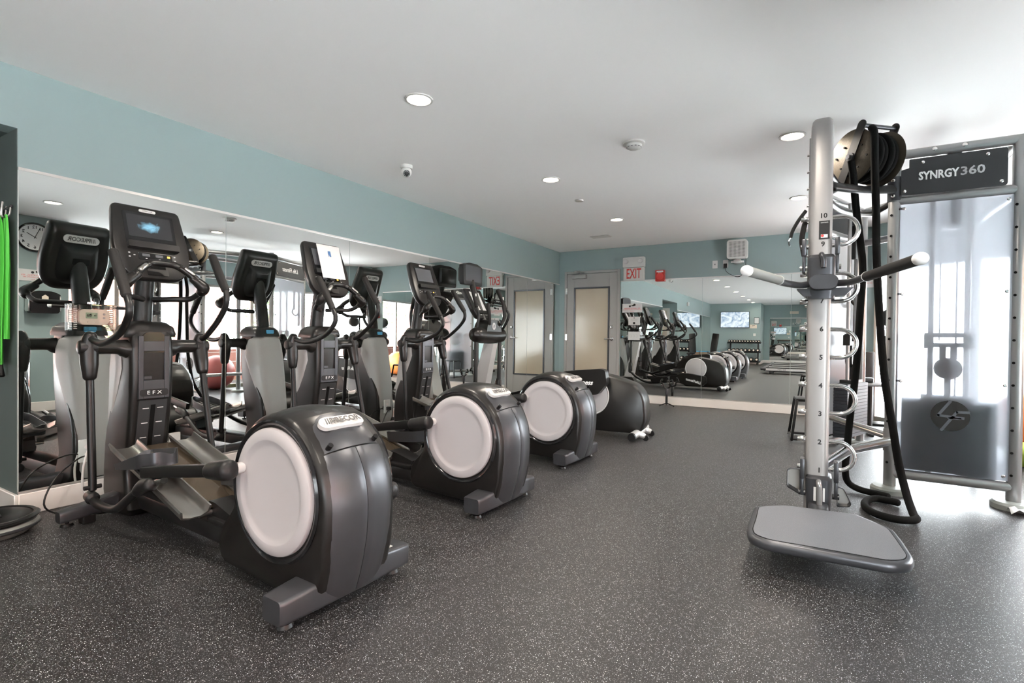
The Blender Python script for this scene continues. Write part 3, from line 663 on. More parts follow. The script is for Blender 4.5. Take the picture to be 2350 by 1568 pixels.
        def pt(a_, b_, h): return V(pc.x, py, pc.z)+pu*a_+V(0, b_, 0)+pn*h
        mb = B(); outl = roundpoly([(-plen, -pw), (plen*.55, -pw), (plen, -pw*.55), (plen, pw*.55), (plen*.55, pw), (-plen, pw)], .03, 3)
        mb.loft([[pt(a_, b_, h) for a_, b_ in outl] for h in (-.022, 0)]); P(mb, 'pedal', 'gunmetal')
        mb = B(); inn = [(a_*.93, b_*.93) for a_, b_ in outl]; k0 = len(outl)
        hh = [(.058 if -sy*b_ > pw*.45 else (.010+max(0, min(1, (a_+.12)/.24))*.042 if sy*b_ > pw*.2 else .034)) for a_, b_ in outl]
        if True:
            rr = [[pt(a_, b_, -.01) for a_, b_ in outl], [pt(a_*1.02, b_*1.02, h) for (a_, b_), h in zip(outl, hh)], [pt(a_*.985, b_*.97, h) for (a_, b_), h in zip(outl, hh)], [pt(a_, b_, .003) for a_, b_ in inn]]
            mb.loft(rr, cap=False); P(mb, 'pedal_rim', 'gunmetal', ang=60)
        mb = B()
        for k in range(5): 
            b_ = -.06+.03*k; mb.loft([[pt(a_, b_+q, h) for q, h in ((-.009, .0), (-.009, .006), (.009, .006), (.009, 0))] for a_ in (-plen*.85, plen*.8)])
        P(mb, 'pedal_tread', 'wood_grey' if False else 'black_plastic', kind='stuff')
        # curved lower link to the swinging arm
        lo = LO[sy]; mid = V(lo[0]+.26, sy*.30, .165); j = V(roll.x+.36, sy*.28, roll.z+.0)
        P(B().tube([(lo[0]-.03, sy*.30, lo[1]-.035), (lo[0]+.02, sy*.30, lo[1]-.045)], [.030, .034], n=14, sub=1), 'link_end_cap', 'gunmetal_dark')
        P(B().tube([(lo[0]+.02, sy*.30, lo[1]-.05), (lo[0]+.13, sy*.30, .148), ((lo[0]+j.x)/2+.02, sy*.298, .165), (j.x-.12, sy*.29, .25), (j.x-.02, sy*.285, .31)], .0215, n=14), 'curved_link', 'gunmetal_dark')
        P(B().tube([(j.x-.04, sy*.285, .295), (j.x+.02, sy*.28, .335), (j.x+.10, sy*.28, .355)], [.028, .036, .033], n=16), 'link_socket', 'gunmetal_dark')
        P(B().cyl((j.x+.10, sy*.27, .36), (j.x+.19, sy*.262, .385), .017), 'link_pin', 'chrome')
    # --- aluminium ramp rails
    for sy in (-1, 1):
        d = V(1.43-.60, 0, .19-.42).normalized(); n_ = V(-d.z, 0, d.x); yc_ = sy*.155
        prof = [(-.075, .022), (-.068, .030), (-.06, .022), (-.055, -.006), (-.02, -.016), (.03, -.016), (.06, 0), (.067, .03), (.074, .03), (.068, -.006), (.034, -.022), (-.03, -.022), (-.062, -.014), (-.07, .010)]
        mb = B(); mb.loft([[V(x, yc_, z)+V(0, p[0], 0)+n_*p[1] for p in prof] for x, z in ((.60, .435), (1.44, .205))]); P(mb, 'ramp_rail', 'aluminium', ang=60)
    mb = B(); mb.loft([[(x, y, z+h) for y, h in ((-.09, 0), (.09, 0), (.09, -.006), (-.09, -.006))] for x, z in ((.62, .42), (1.42, .215))]); P(mb, 'ramp_floor', 'bronze_gloss')
    P(B().cyl((1.40, -.12, .185), (1.40, .12, .185), .016), 'ramp_axle', 'aluminium')
    # --- front column: black core, grey back shell
    core = [(0, .36, .56, .12), (.05, .30, .62, .15), (.12, .235, .55, .138), (.25, .222, .51, .132), (.4, .232, .537, .13), (.5, .258, .556, .13), (.6, .305, .573, .13), (.72, .375, .592, .13), (.8, .43, .597, .13), (.88, .46, .60, .13), (.95, .43, .60, .132), (1.04, .40, .60, .13), (1.10, .39, .59, .122), (1.14, .39, .56, .10), (1.155, .40, .53, .07)]
    mb = B(); mb.loft([hring(z, x0, x1, w_, w_*.86, .035, 4) for z, x0, x1, w_ in core]); P(mb, 'column', 'brown_black', ang=50)
    shl = [(.10, .225, .33, .095), (.16, .205, .34, .118), (.3, .20, .34, .127), (.45, .208, .35, .130), (.6, .228, .38, .134), (.75, .255, .45, .142), (.88, .282, .50, .150), (.98, .305, .49, .150), (1.04, .32, .47, .140), (1.07, .335, .45, .12)]
    mb = B(); mb.loft([hring(z, x0, x1, w_*.82, w_, .05, 5) for z, x0, x1, w_ in shl]); P(mb, 'back_shell', 'shell_grey', ang=60)
    mb = B(); mb.loft([hring(z, x0, x1, w_*.85, w_, .045, 5) for z, x0, x1, w_ in [(1.07, .325, .58, .142), (1.09, .33, .59, .142), (1.13, .345, .585, .13), (1.155, .365, .57, .10), (1.165, .38, .55, .075)]]); P(mb, 'top_cap', 'brown_black', ang=60)
    P(B().prism(rrect(.07, .035, .008, 3, 0, 1.115), 'yz', .322, .338, .004), 'blue_sticker', 'blue_label')
    # front fascia with pocket
    fx = .602; w_ = .082
    fas = B()
    for y0, y1, z0, z1 in ((-w_, -.056, .70, 1.075), (.056, w_, .70, 1.075), (-.056, .056, .70, .81), (-.056, .056, .985, 1.045)):
        fas.bb(fx-.015, fx+.008, y0, y1, z0, z1, .0015, 1)
    P(fas, 'fascia', 'gunmetal')
    P(B().bb(fx-.014, fx-.0085, -.056, .056, .81, .985), 'storage_pocket', 'deep_black')
    P(B().bb(fx-.008, fx+.004, -.052, -.01, .815, .835, .002, 1), 'pocket_ledge', 'gunmetal')
    pl_ = P(B().prism(rrect(.15, .042, .014, 3, 0, .735), 'yz', fx+.008, fx+.0105), 'name_plate', 'gunmetal_dark')
    text('E F X', .030, pl_, 'letter_white', (fx+.011-1.3, 0, .735), (0, 1, 0), (0, 0, 1), sx=1.2)
    P(B().prism(roundpoly([(-.065, .975), (.065, .975), (.065, 1.07), (.04, 1.10), (-.04, 1.10), (-.065, 1.07)], .02), 'yz', fx-.03, fx+.004, .006), 'upper_recess', 'gloss_black')
    mb = B(); mb.loft([[(x, y, z) for y in (-.075, .075)]+[(x-.02, y, z) for y in (.075, -.075)] for z, x in ((.29, .512), (.40, .542), (.55, .573), (.69, .602))]); P(mb, 'slotted_panel', 'sign_black')
    mb = B(); mb.loft([[(x+.002, y, z) for y in (-.012, .012)]+[(x-.01, y, z) for y in (.012, -.012)] for z, x in ((.33, .523), (.40, .542), (.55, .573), (.66, .596))]); P(mb, 'centre_slot', 'deep_black')
    for z in (.37, .46, .55, .64):
        x = zlerp([(.29, .512), (.40, .542), (.55, .573), (.69, .602)], z)[0]
        for sy in (-1, 1): P(B().bb(x-.003, x+.004, sy*.022, sy*.055, z-.002, z+.002), 'level_mark', 'badge_silver')
    # --- axle hubs and swinging arms
    P(B().tube([(.53, -.275, 1.01), (.53, -.16, 1.01), (.53, -.11, 1.0), (.52, .0, 1.0), (.53, .11, 1.0), (.53, .16, 1.01), (.53, .275, 1.01)], [.040, .042, .058, .07, .058, .042, .040], n=22, sub=4), 'arm_axle', 'brown_black')
    for sy in (-1, 1):
        y = sy*.295; lx, lz = LO[sy]; hub = V(.53, y, 1.01); d = (V(lx, y, lz)-hub).normalized()
        P(B().cyl((.53, sy*.262, 1.01), (.53, sy*.345, 1.01), .047, .040, n=26, bev=.012), 'arm_hub', 'gunmetal_dark')
        P(B().tube([hub-d*.075+V(.03*1, 0, 0), hub, hub+d*.10, hub+d*.175], [.028, .046, .042, .031], n=18, sub=4), 'arm_socket', 'brown_black')
        P(B().tube([hub+d*.16, V(lx, y, lz)], .0195, n=14, sub=1), 'swing_rod', 'black_plastic')
        P(B().cyl((lx, y-.04, lz+.015), (lx, y+.04, lz+.015), .012, n=12), 'pivot_bolt', 'gunmetal_dark')
        U = UP[sy]
        P(B().tube([(x, y, z) for x, z in U[2:]]+[(hub.x+.03, y, hub.z+.05)], .0175, n=14), 'handle_tube', 'black_plastic')
        P(B().tube([(x, y, z) for x, z in U[:3]], [.0245, .0265, .0235], n=16), 'hand_grip', 'foam_grip')
    # --- neck and console
    P(B().tube([(.425, 0, 1.12), (.45, 0, 1.3), (.50, 0, 1.55), (.505, 0, 1.62)], [.056, .053, .051, .05], n=24, sub=3, round_ends=False), 'neck', 'black_plastic')
    ct, cbm = V(.475, 0, 1.862), V(.645, 0, 1.405); U_ = (ct-cbm).normalized(); N_ = V(U_.z, 0, -U_.x)   # N_ points at the user
    Lc = (ct-cbm).length; cc = (ct+cbm)/2
    def cp(a_, b_, h): return cc+V(0, a_, 0)+U_*b_+N_*h
    outl = roundpoly([(-.18, Lc/2), (.18, Lc/2), (.205, -.03), (.19, -.15), (.13, -Lc/2+.005), (-.13, -Lc/2+.005), (-.19, -.15), (-.205, -.03)], [.03, .03, .05, .06, .06, .06, .06, .05], 4)
    mb = B(); sc_ = lambda f: [(a_*f, b_*f) for a_, b_ in outl]
    mb.loft([[cp(a_, b_, h) for a_, b_ in sc_(f)] for f, h in ((.78, -.062), (.90, -.055), (.975, -.035), (1, -.012), (1, .004), (.985, .014), (.96, .017))]); con = P(mb, 'console', 'brown_black', ang=50)
    mb = B(); mb.loft([[cp(a_*f, (b_-.03)*f2-.02, h) for a_, b_ in outl] for f, f2, h in ((.62, .62, -.058), (.55, .55, -.085), (.36, .4, -.108), (.30, .34, -.112))]); P(mb, 'console_back', 'black_plastic', con, ang=50)
    mb = B(); q = rrect(.21, .055, .027, 6); mb.loft([[cp(a_, b_+.145, h) for a_, b_ in q] for h in (-.05, -.066, -.068)]); bb = P(mb, 'rear_badge', 'badge_silver', con)
    text('///PRECOR', .040, bb, 'badge_text', cp(0, .145, -.0688)-V(1.3, 0, 0), (0, -1, 0), U_, ext=.0008, fit=.165, off=.001)
    mb = B(); q = rrect(.10, .045, .008, 3); mb.loft([[cp(a_, b_-.005, h) for a_, b_ in q] for h in (-.10, -.1135)]); P(mb, 'rear_window', 'gloss_black', con)
    def plate(a0, a1, b0, b1, h0, h1, nm, m, par=con, r=.006, taper=1.0):
        mb = B(); q = rrect(a1-a0, b1-b0, r, 3, (a0+a1)/2, (b0+b1)/2); mb.loft([[cp(a_, b_, h) for a_, b_ in q] for h in (h0, h1)]); return P(mb, nm, m, par)
    plate(-.135, .135, -.045, .195, .014, .0195, 'display_bezel', 'gloss_black')
    so = B(); q = rrect(.235, .148, .003, 2, 0, .105); 
    sm = MB(); sm.loft([[V(h, a_, b_-.105) for a_, b_ in q] for h in (0, .0012)])
    sobj = sm.out('screen', 'screen_lit' if variant.get('lit') else 'screen_grey', con); R = Matrix((N_, V(0, 1, 0), U_)).transposed().to_4x4(); sobj.matrix_local = Matrix.Translation(cp(0, .105, .0196)-V(1.3, 0, 0)) @ R
    plate(-.135, .135, -.052, -.012, .018, .05, 'reading_ledge', 'gunmetal_dark', r=.004)
    bdg = plate(-.045, .045, .203, .222, .014, .021, 'front_badge', 'badge_silver', r=.009); text('///PRECOR', .012, bdg, 'badge_text', cp(0, .2125, .0213)-V(1.3, 0, 0), (0, 1, 0), U_, ext=.0003)
    plate(-.085, .095, -.118, -.072, .012, .019, 'keypad', 'gloss_black')
    for a_ in (-.045, .025): plate(a_-.02, a_+.02, -.095, -.078, .019, .0198, 'small_display', 'screen_grey', r=.002)
    plate(.068, .084, -.093, -.079, .019, .0203, 'stop_key', 'orange_glow', r=.002)
    for a_, b_ in ((-.045, -.108), (.025, -.108), (.11, -.08), (.11, -.105), (-.13, -.08), (-.13, -.105), (-.105, -.092)): plate(a_-.005, a_+.005, b_-.003, b_+.003, .0165, .0196, 'key', 'letter_grey', r=.002)
    plate(-.05, .06, -.215, -.175, .006, .022, 'headphone_panel', 'gunmetal_dark', r=.004)
    plate(-.05, .05, -.175, -.125, .010, .018, 'lower_pocket', 'deep_black')
    if variant.get('paper'):
        mb = B(); q = rrect(.225, .30, .001, 1, .02, .055); mb.loft([[cp(a_, b_, h+.01*(b_>.1)) for a_, b_ in q] for h in (.052, .053)])
        pp = tag(mb.out('notice_sheet', 'paper'), 'white out-of-order notice sheet taped on the second console', 'notice'); pp.location = t.location; pp.rotation_euler = t.rotation_euler
        def pq(a0, a1, b0, b1, nm, m, h=.0545):
            mb = B(); q = rrect(a1-a0, b1-b0, .0005, 1, (a0+a1)/2, (b0+b1)/2); mb.loft([[cp(a_, b_, hh+.01*(b_>.1)) for a_, b_ in q] for hh in (h-.0008, h)]); return P(mb, nm, m, pp)
        pq(.005, .03, .10, .15, 'emblem', 'blue_band')
        for k, (b_, e) in enumerate(((.055, .10), (.042, .095), (.029, .10), (.016, .03))): pq(-.07, e, b_-.0018, b_+.0018, 'printed_line', 'letter_grey')
        pq(.06, .10, -.03, -.027, 'printed_line', 'letter_grey'); pq(.06, .11, -.042, -.039, 'printed_line', 'letter_grey')
    # --- fixed handlebar loop with sensor grips
    for sy in (-1, 1):
        P(B().tube([(.52, sy*.03, 1.30), (.60, sy*.10, 1.305), (.66, sy*.175, 1.31), (.74, sy*.205, 1.355)], .0165, n=14), 'lower_bar', 'black_plastic')
        P(B().tube([(.73, sy*.205, 1.345), (.765, sy*.205, 1.375), (.765, sy*.175, 1.405), (.76, sy*.14, 1.43)], [.026, .036, .030, .022], n=16), 'bar_elbow', 'brown_black')
        P(B().tube([(.77, sy*.165, 1.42), (.75, sy*.125, 1.46), (.735, sy*.085, 1.49)], [.022, .0215, .021], n=16), 'bar_arm', 'brown_black')
        P(B().tube([(.782, sy*.142, 1.452), (.765, sy*.103, 1.487)], [.013, .013], n=12, sub=1, flat=.6), 'pulse_sensor', 'aluminium')
    P(B().tube([(.735, -.085, 1.49), (.72, -.05, 1.505), (.715, .05, 1.505), (.735, .085, 1.49)], .020, n=14), 'cross_bar', 'brown_black')
    return t
LO = {-1: (.588, .212), 1: (.72, .255)}
UP = {-1: [(.86, 1.525), (.945, 1.41), (1.03, 1.285), (1.062, 1.232), (1.045, 1.17), (.935, 1.088), (.72, 1.035)],
      1: [(.69, 1.59), (.79, 1.45), (.855, 1.365), (.866, 1.31), (.84, 1.25), (.75, 1.166), (.62, 1.08)]}
make_elliptical('frontmost elliptical with a lit picture on its screen', -6.999, 0, dict(lit=True, phase=160))
make_elliptical('elliptical with a white notice taped over its console', -5.66, -.05, dict(paper=True, phase=158))
make_elliptical('elliptical with a blank screen, third in the row from the recess', -4.33, -.10, dict(phase=150))

# ------------------------------------------------------------------ fourth elliptical, with a raised television console
def make_cross_trainer():
    t = thing('cross_trainer', 'black and silver elliptical with a raised television console, nearest the exit door', 'elliptical', (1.3, -3.07, 0), math.radians(3.8))
    B = lambda: MB((1.3, 0, 0)); P = lambda mb, n, m, par=t, **k: mb.out(n, m, par, **k)
    P(B().prism(roundpoly([(.20, .05), (.58, .05), (.50, .19), (.24, .19)], .03), 'xz', -.22, .22, .02), 'front_foot', 'brown_black')
    P(B().bb(.30, .42, -.26, .26, .01, .07, .02), 'front_roller', 'silver_paint')
    P(B().bb(.5, 2.05, -.05, .05, .05, .14, .02), 'base_rail', 'silver_paint')
    mb = B(); mb.loft([[(x0+(x1-x0)*k, y, z) for k, y in ((0, -w_), (1, -w_*.8), (1, w_*.8), (0, w_))] for z, x0, x1, w_ in ((.18, .26, .44, .10), (1.0, .47, .60, .07))]); P(mb, 'front_mast', 'silver_paint')
    P(B().tube([(.50, -.37, 1.11), (.50, -.30, 1.11), (.50, 0, 1.10), (.50, .30, 1.11), (.50, .37, 1.11)], [.055, .095, .10, .095, .055], n=26, sub=4), 'drive_hub', 'brown_black')
    hc = P(B().prism(roundpoly([(-.20, 1.12), (.20, 1.12), (.17, 1.24), (.10, 1.30), (-.10, 1.30), (-.17, 1.24)], .04), 'yz', .40, .585, .03), 'hub_cover', 'brown_black')
    P(B().cyl((.586, -.02, 1.22), (.590, -.02, 1.22), .045, n=28), 'emblem', 'letter_grey', hc); text('LF', .05, hc, 'ink', (.5915-1.3, -.02, 1.22), (0, 1, 0), (0, 0, 1), shear=.3)
    for sy in (-1, 1):
        y = sy*.30
        lo = sy > 0
        blk = (.49, .40)
        P(B().tube([(.50, y, 1.05), (.49, y, .48)], .026, n=14, sub=1), 'rocker_rod', 'black_plastic')
        P(B().tube([(.49, y, .53), (.485, y, .50), (.48, y, .34), (.48, y, .31)], [.03, .046, .046, .035], n=16, sub=2), 'rod_block', 'brown_black')
        pts = [(.48, y, .34), (.62, y, .22), (.80, y*.8, .12), (1.0, y*.7, .10), (1.45, y*.7, .16)] if lo else [(.48, y, .36), (.62, y, .30), (.80, y*.8, .27), (.95, y*.7, .32), (1.40, y*.7, .46)]
        P(B().tube(pts, .028, n=12), 'pedal_link', 'black_plastic')
        pa, pb = (V(.95, y*.72, .14), V(1.34, y*.72, .20)) if lo else (V(.97, y*.72, .38), V(1.36, y*.72, .485))
        d = (pb-pa).normalized(); n_ = V(-d.z, 0, d.x); ol = roundpoly([(-.20, -.085), (.20, -.085), (.20, .085), (-.20, .085)], .03)
        c = (pa+pb)/2
        mb = B(); mb.loft([[c+d*a+V(0, b, 0)+n_*h for a, b in [(a*s, b*s) for a, b in ol]] for h, s in ((-.05, .92), (.05, 1), (.05, .93), (.015, .90))]); P(mb, 'pedal', 'black_plastic')
        if lo: cov = [(1.38, .27), (1.72, .345), (2.13, .29), (2.14, .17), (2.06, .09), (1.75, .09), (1.42, .16)]
        else: cov = [(1.38, .49), (1.52, .64), (1.64, .715), (2.05, .755), (2.10, .74), (2.12, .60), (2.02, .475), (1.62, .44), (1.42, .41)]
        cv = P(B().prism(roundpoly(cov, .03), 'xz', sy*.17, sy*.285, .016, 3), 'arm_cover', 'gloss_black' if False else 'brown_black')
        if not lo: text('Life Fitness', .072, cv, 'letter_white', (1.80-1.3, sy*.2862, .60), (1, 0, 0), (.05, 0, 1), shear=.35, off=.002)
        else: text('LifeFitness', .075, cv, 'letter_white', (1.88-1.3, sy*.2862, .185), (-1, 0, .25), (0, 0, 1), shear=.3, off=.002)
        up = [(.46, y, 1.70), (.52, y, 1.58), (.58, y, 1.45)] if sy > 0 else [(.43, y, 1.70), (.46, y, 1.60), (.50, y, 1.45)]
        tb = [up[2], (.63, y, 1.38), (.60, y, 1.28), (.52, y, 1.16)] if sy > 0 else [up[2], (.53, y, 1.36), (.52, y, 1.25), (.50, y, 1.14)]
        P(B().tube(up, [.030, .026, .024], n=14), 'hand_grip', 'foam_grip'); P(B().tube(tb, .017, n=12), 'handle_tube', 'black_plastic')
        P(B().bb(up[1][0]+.015, up[1][0]+.032, y-.012, y+.012, 1.53, 1.61, .004), 'pulse_sensor', 'badge_silver')
        P(B().tube([(.60, sy*.20, 1.49), (.62, sy*.20, 1.36), (.60, sy*.15, 1.24)], [.022, .022, .018], n=12), 'fixed_grip', 'foam_grip')
    body = roundpoly([(1.62, .055), (1.60, .22), (1.64, .45), (1.74, .62), (1.90, .70), (2.12, .67), (2.40, .585), (2.49, .46), (2.51, .20), (2.45, .06)], .08, 5)
    mb = B(); mb.loft([[(x-(x-2.05)*i*.35, y, z-(z-.35)*i*.35) for x, z in body] for y, i in ((-.15, .16), (-.14, .07), (-.11, 0), (.11, 0), (.14, .07), (.15, .16))]); P(mb, 'drive_housing', 'brown_black', ang=50)
    for sy in (-1, 1):
        P(B().lathe([(0, .006), (.19, .006), (.205, 0), (.205, -.02), (0, -.02)], (1.89, sy*.152, .45), (0, sy, 0), 48), 'side_disc', 'disc_grey')
        P(B().lathe([(.205, -.01), (.222, .002), (.214, .008), (.205, .004)], (1.89, sy*.152, .45), (0, sy, 0), 48, cap=False), 'disc_rim', 'badge_silver')
    P(B().tube([(2.41, -.33, .065), (2.42, -.1, .07), (2.42, .1, .07), (2.41, .33, .065)], .042, n=18, sub=2), 'rear_foot', 'silver_paint')
    for sy in (-1, 1):
        P(B().cyl((2.41, sy*.33, .062), (2.41, sy*.36, .062), .045, .04, n=18), 'foot_cap', 'black_plastic')
        w_ = P(B().tube([(2.43, sy*.15, .07), (2.50, sy*.15, .05)], [.035, .03], n=12, sub=1), 'wheel_bracket', 'silver_paint'); P(B().cyl((2.515, sy*.15-.014, .032), (2.515, sy*.15+.014, .032), .031), 'wheel', 'black_plastic', w_)
    # consoles
    P(B().tube([(.47, 0, 1.2), (.40, 0, 1.35), (.30, 0, 1.60), (.24, 0, 1.80)], .04, n=14), 'console_neck', 'black_plastic')
    a_, b_ = V(.44, 0, 1.31), V(.24, 0, 1.69); U_ = (b_-a_).normalized(); N_ = V(U_.z, 0, -U_.x); c = (a_+b_)/2
    cp = lambda p, q, h: c+V(0, p, 0)+U_*q+N_*h
    ol = roundpoly([(-.21, .215), (.21, .215), (.19, -.10), (.15, -.215), (-.15, -.215), (-.19, -.10)], .03)
    mb = B(); mb.loft([[cp(p*s, q*s, h) for p, q in ol] for h, s in ((-.06, .85), (-.03, .98), (.0, 1), (.012, .97))]); con = P(mb, 'control_panel', 'brown_black')
    mb = B(); mb.loft([[cp(p, q, h) for p, q in rrect(.235, .30, .004, 2, 0, .02)] for h in (.011, .016)]); P(mb, 'display_sheet', 'paper', con)
    text('LIFE FITNESS', .022, con, 'letter_white', cp(0, .195, .014)-V(1.3, 0, 0), (0, 1, 0), U_)
    for k in range(6): 
        mb = B(); mb.loft([[cp(p, q, h) for p, q in rrect(.02, .014, .003, 2, -.10+.04*k, -.16)] for h in (.010, .015)]); P(mb, 'key', 'letter_grey', con)
    mb = B(); mb.loft([[cp(p, q, h) for p, q in rrect(.26, .04, .01, 2, 0, -.145+.015)] for h in (.010, .04)]); P(mb, 'reading_ledge', 'black_plastic', con)
    tv = P(B().prism(roundpoly([(-.225, 1.745), (.225, 1.745), (.235, 1.99), (.10, 2.025), (-.10, 2.025), (-.235, 1.99)], .03), 'yz', .20, .265, .014), 'television', 'gunmetal_dark')
    P(B().prism(rrect(.37, .20, .004, 2, 0, 1.892), 'yz', .264, .267), 'screen', 'screen_grey', tv)
    P(B().bb(.12, .20, -.15, .15, 1.78, 1.98, .03), 'television_back', 'black_plastic', tv)
make_cross_trainer()

# ------------------------------------------------------------------ cable rack with sign panels
PA, PB, PC_, PD, PE = (4.53, -3.95), (5.19, -3.95), (4.09, -3.03), (4.47, -2.10), (5.19, -2.95)
def make_rack():
    t = thing('training_rack', 'tall silver tube cable rack with black sign panels and frosted weight shields', 'rack', (4.53, -3.95, 0))
    O = (4.53, -3.95, 0); B = lambda: MB(O); P = lambda mb, n, m, par=t, **k: mb.out(n, m, par, **k); loc = lambda p: V(p)-V(O)
    for (x, y), tz in ((PA, 2.53), (PB, 2.44), (PC_, 2.50), (PD, 2.44), (PE, 2.44)):
        po = P(B().cyl((x, y, .03), (x, y, tz), .038, n=24, bev=.006), 'post', 'frame_paint')
        P(B().lathe([(0, 0), (.115, 0), (.115, .03), (.10, .045), (.05, .05), (0, .05)], (x, y, 0), n=32), 'base_foot', 'foot_pad', po)
        if (x, y) in (PA, PB):
            fx, fy = (-1, 0) if (x, y) == PA else (0, -1)
            for k in range(15):
                z = .22+.148*k
                if z < 2.05: P(B().cyl((x-.020, y-.0325, z), (x-.0215, y-.0355, z), .0085, n=10), 'peg_hole', 'deep_black', po)
    def beam(a, b, z, r=.034, nm='beam'):
        P(B().cyl((*a, z), (*b, z), r, n=20), nm, 'frame_paint')
    for a, b in ((PA, PB), (PB, PE), (PE, PD), (PC_, PD), (PA, PC_)):
        beam(a, b, 2.425)
        if (a, b) != (PA, PC_): beam(a, b, 2.10)
    for a, b in ((PA, PB), (PC_, PD)): beam(a, b, .14)
    P(B().tube([(5.19, -3.95, 2.425), (5.5, -3.98, 2.43), (6.0, -4.0, 2.43)], .034, n=16, sub=1), 'side_beam', 'frame_paint')
    # sign panels
    def panel(a, b, off, nm, txt, cut):
        A, Bb = V(*a, 0), V(*b, 0); d = (Bb-A); L = d.length; d.normalize(); n_ = V(d.y, -d.x, 0)*off; 
        q = [(.03, 2.125), (L-.07, 2.125), (L-.07, 2.375), (.075, 2.375), (.075, 2.315), (.03, 2.305)]
        q = roundpoly(q, [.012, .02, .02, .006, .006, .006], 3); mb = B()
        mb.loft([[A+d*u+V(0, 0, z)+n_*h for u, z in q] for h in (.040, .046)]); s = P(mb, nm, 'sign_black')
        for u, z in ((.15, 2.345), (L-.17, 2.345), (.05, 2.155), (L-.10, 2.155)):
            c = A+d*u+V(0, 0, z); P(B().lathe([(0, .006), (.006, .006), (.0105, .003), (.0105, 0), (0, 0)], c+n_*.046, n_, 14), 'bolt', 'chrome', s)
        return s, A, d, n_, L
    s, A, d, n_, L = panel(PA, PB, 1, 'sign_panel', '', True)
    xd = d; c = A+d*.235+V(0, 0, 2.247)+n_*.0468
    text('SYNRGY', .078, s, 'letter_white', loc(c), xd, (0, 0, 1), off=.0024, fit=.218); text('360', .078, s, 'letter_grey', loc(A+d*.414+V(0, 0, 2.249)+n_*.0468), xd, (0, 0, 1), off=.0016, fit=.125)
    # LF panel: seen from the mirror side (facing the ellipticals)
    s2, A2, d2, n2, L2 = panel(PD, PC_, 1, 'sign_panel', '', True)
    text('Life Fitness', .11, s2, 'letter_white', loc(A2+d2*(L2*.5)+V(0, 0, 2.25)+n2*.0468), d2, (0, 0, 1), shear=.35, off=.002)
    for k, x in enumerate((4.745, 4.904)): P(B().lathe([(0, .006), (.008, .006), (.014, .003), (.014, 0), (0, 0)], (x, -3.985, 2.43), (0, -1, .1), 14), 'bolt', 'chrome')
    # frosted shields
    def shield(a, b, z0, z1, off):
        A, Bb = V(*a, 0), V(*b, 0); d = (Bb-A); L = d.length; d.normalize(); n_ = V(d.y, -d.x, 0)*off; mb = B()
        mb.loft([[A+d*u+V(0, 0, z)+n_*h for u, z in ((.03, z0), (L-.035, z0), (L-.035, z1), (.03, z1))] for h in (.028, .034)]); sh = P(mb, 'frosted_shield', 'frosted_panel')
        for z in (z0+.03, z0+.63, z0+1.25, z1-.03):
            for u in (.05, L-.06):
                c = A+d*u+V(0, 0, z)+n_*.034; P(B().lathe([(0, .008), (.006, .008), (.011, .004), (.011, 0), (0, 0)], c, n_, 14), 'bolt', 'chrome', sh)
                if u < .1: P(B().cyl(c-d*.03-n_*.012, c-n_*.004, .008, n=10), 'standoff', 'gunmetal', sh)
        return sh, A, d, n_, L
    sh, A, d, n_, L = shield(PA, PB, .18, 2.065, 1)
    # emblem on the shield: dark disc with cut-out letters
    c = A+d*.325+V(0, 0, .585)+n_*.0345
    mb = B(); mb.loft([[c+n_*h+d*.105*math.cos(a)+V(0, 0, .105*math.sin(a)) for a in [2*math.pi*k/40 for k in range(40)]] for h in (0, .0015)]); em = P(mb, 'emblem', 'ink', sh)
    def strip(pts, w_):
        for (x0, z0), (x1, z1) in zip(pts, pts[1:]):
            p, q = c+d*x0+V(0, 0, z0)+n_*.0016, c+d*x1+V(0, 0, z1)+n_*.0016; u = (q-p).normalized(); v = n_.cross(u)*w_/2; p = p-u*w_*.3; q = q+u*w_*.3
            mb = B(); mb.loft([[p+v+n_*h, q+v+n_*h, q-v+n_*h, p-v+n_*h] for h in (0, .0012)]); P(mb, 'emblem_stroke', 'emblem_grey', em)
    strip([(.0, .10), (-.065, 0), (.07, -.012)], .017); strip([(-.045, -.10), (.035, .028), (.10, .03)], .017); strip([(-.01, -.015), (.055, -.015)], .013)
    shield(PD, PC_, .18, 2.065, 1)
    # weight stacks with guide rods, carriage and pulley
    def stack(cx_, cy2, dx, dy, w_):
        d = V(dx, dy, 0).normalized(); n_ = V(-d.y, d.x, 0); ce = V(cx_, cy2, 0)
        def bxx(u0, u1, v0, v1, z0, z1):
            mb = B(); mb.prism([tuple((ce+d*u+n_*v)[:2]) for u, v in ((u0, v0), (u1, v0), (u1, v1), (u0, v1))], 'xy', z0, z1); return mb
        for k in range(16): P(bxx(-w_/2, w_/2, -.06, .06, .18+.0315*k, .18+.0315*k+.029), 'weight_plate', 'weight_plate')
        P(bxx(-w_*.28, w_*.28, -.05, .05, .684, .715), 'top_plate', 'gunmetal_dark')
        for sg in (-1, 1): P(B().cyl(ce+d*(sg*.098)+V(0, 0, .13), ce+d*(sg*.098)+V(0, 0, 2.4), .016, n=12), 'guide_rod', 'frame_paint')
        cab = P(B().cyl(ce+d*.04+V(0, 0, .7), ce+d*.04+V(0, 0, 2.3), .005, n=8), 'cable', 'ink')
        P(B().cyl(ce-d*.05+V(0, 0, 1.1), ce-d*.05+V(0, 0, 2.3), .004, n=8), 'cable', 'ink')
        ca = P(bxx(-.13, -.085, -.03, .03, 1.045, 1.145), 'carriage', 'gunmetal_dark')
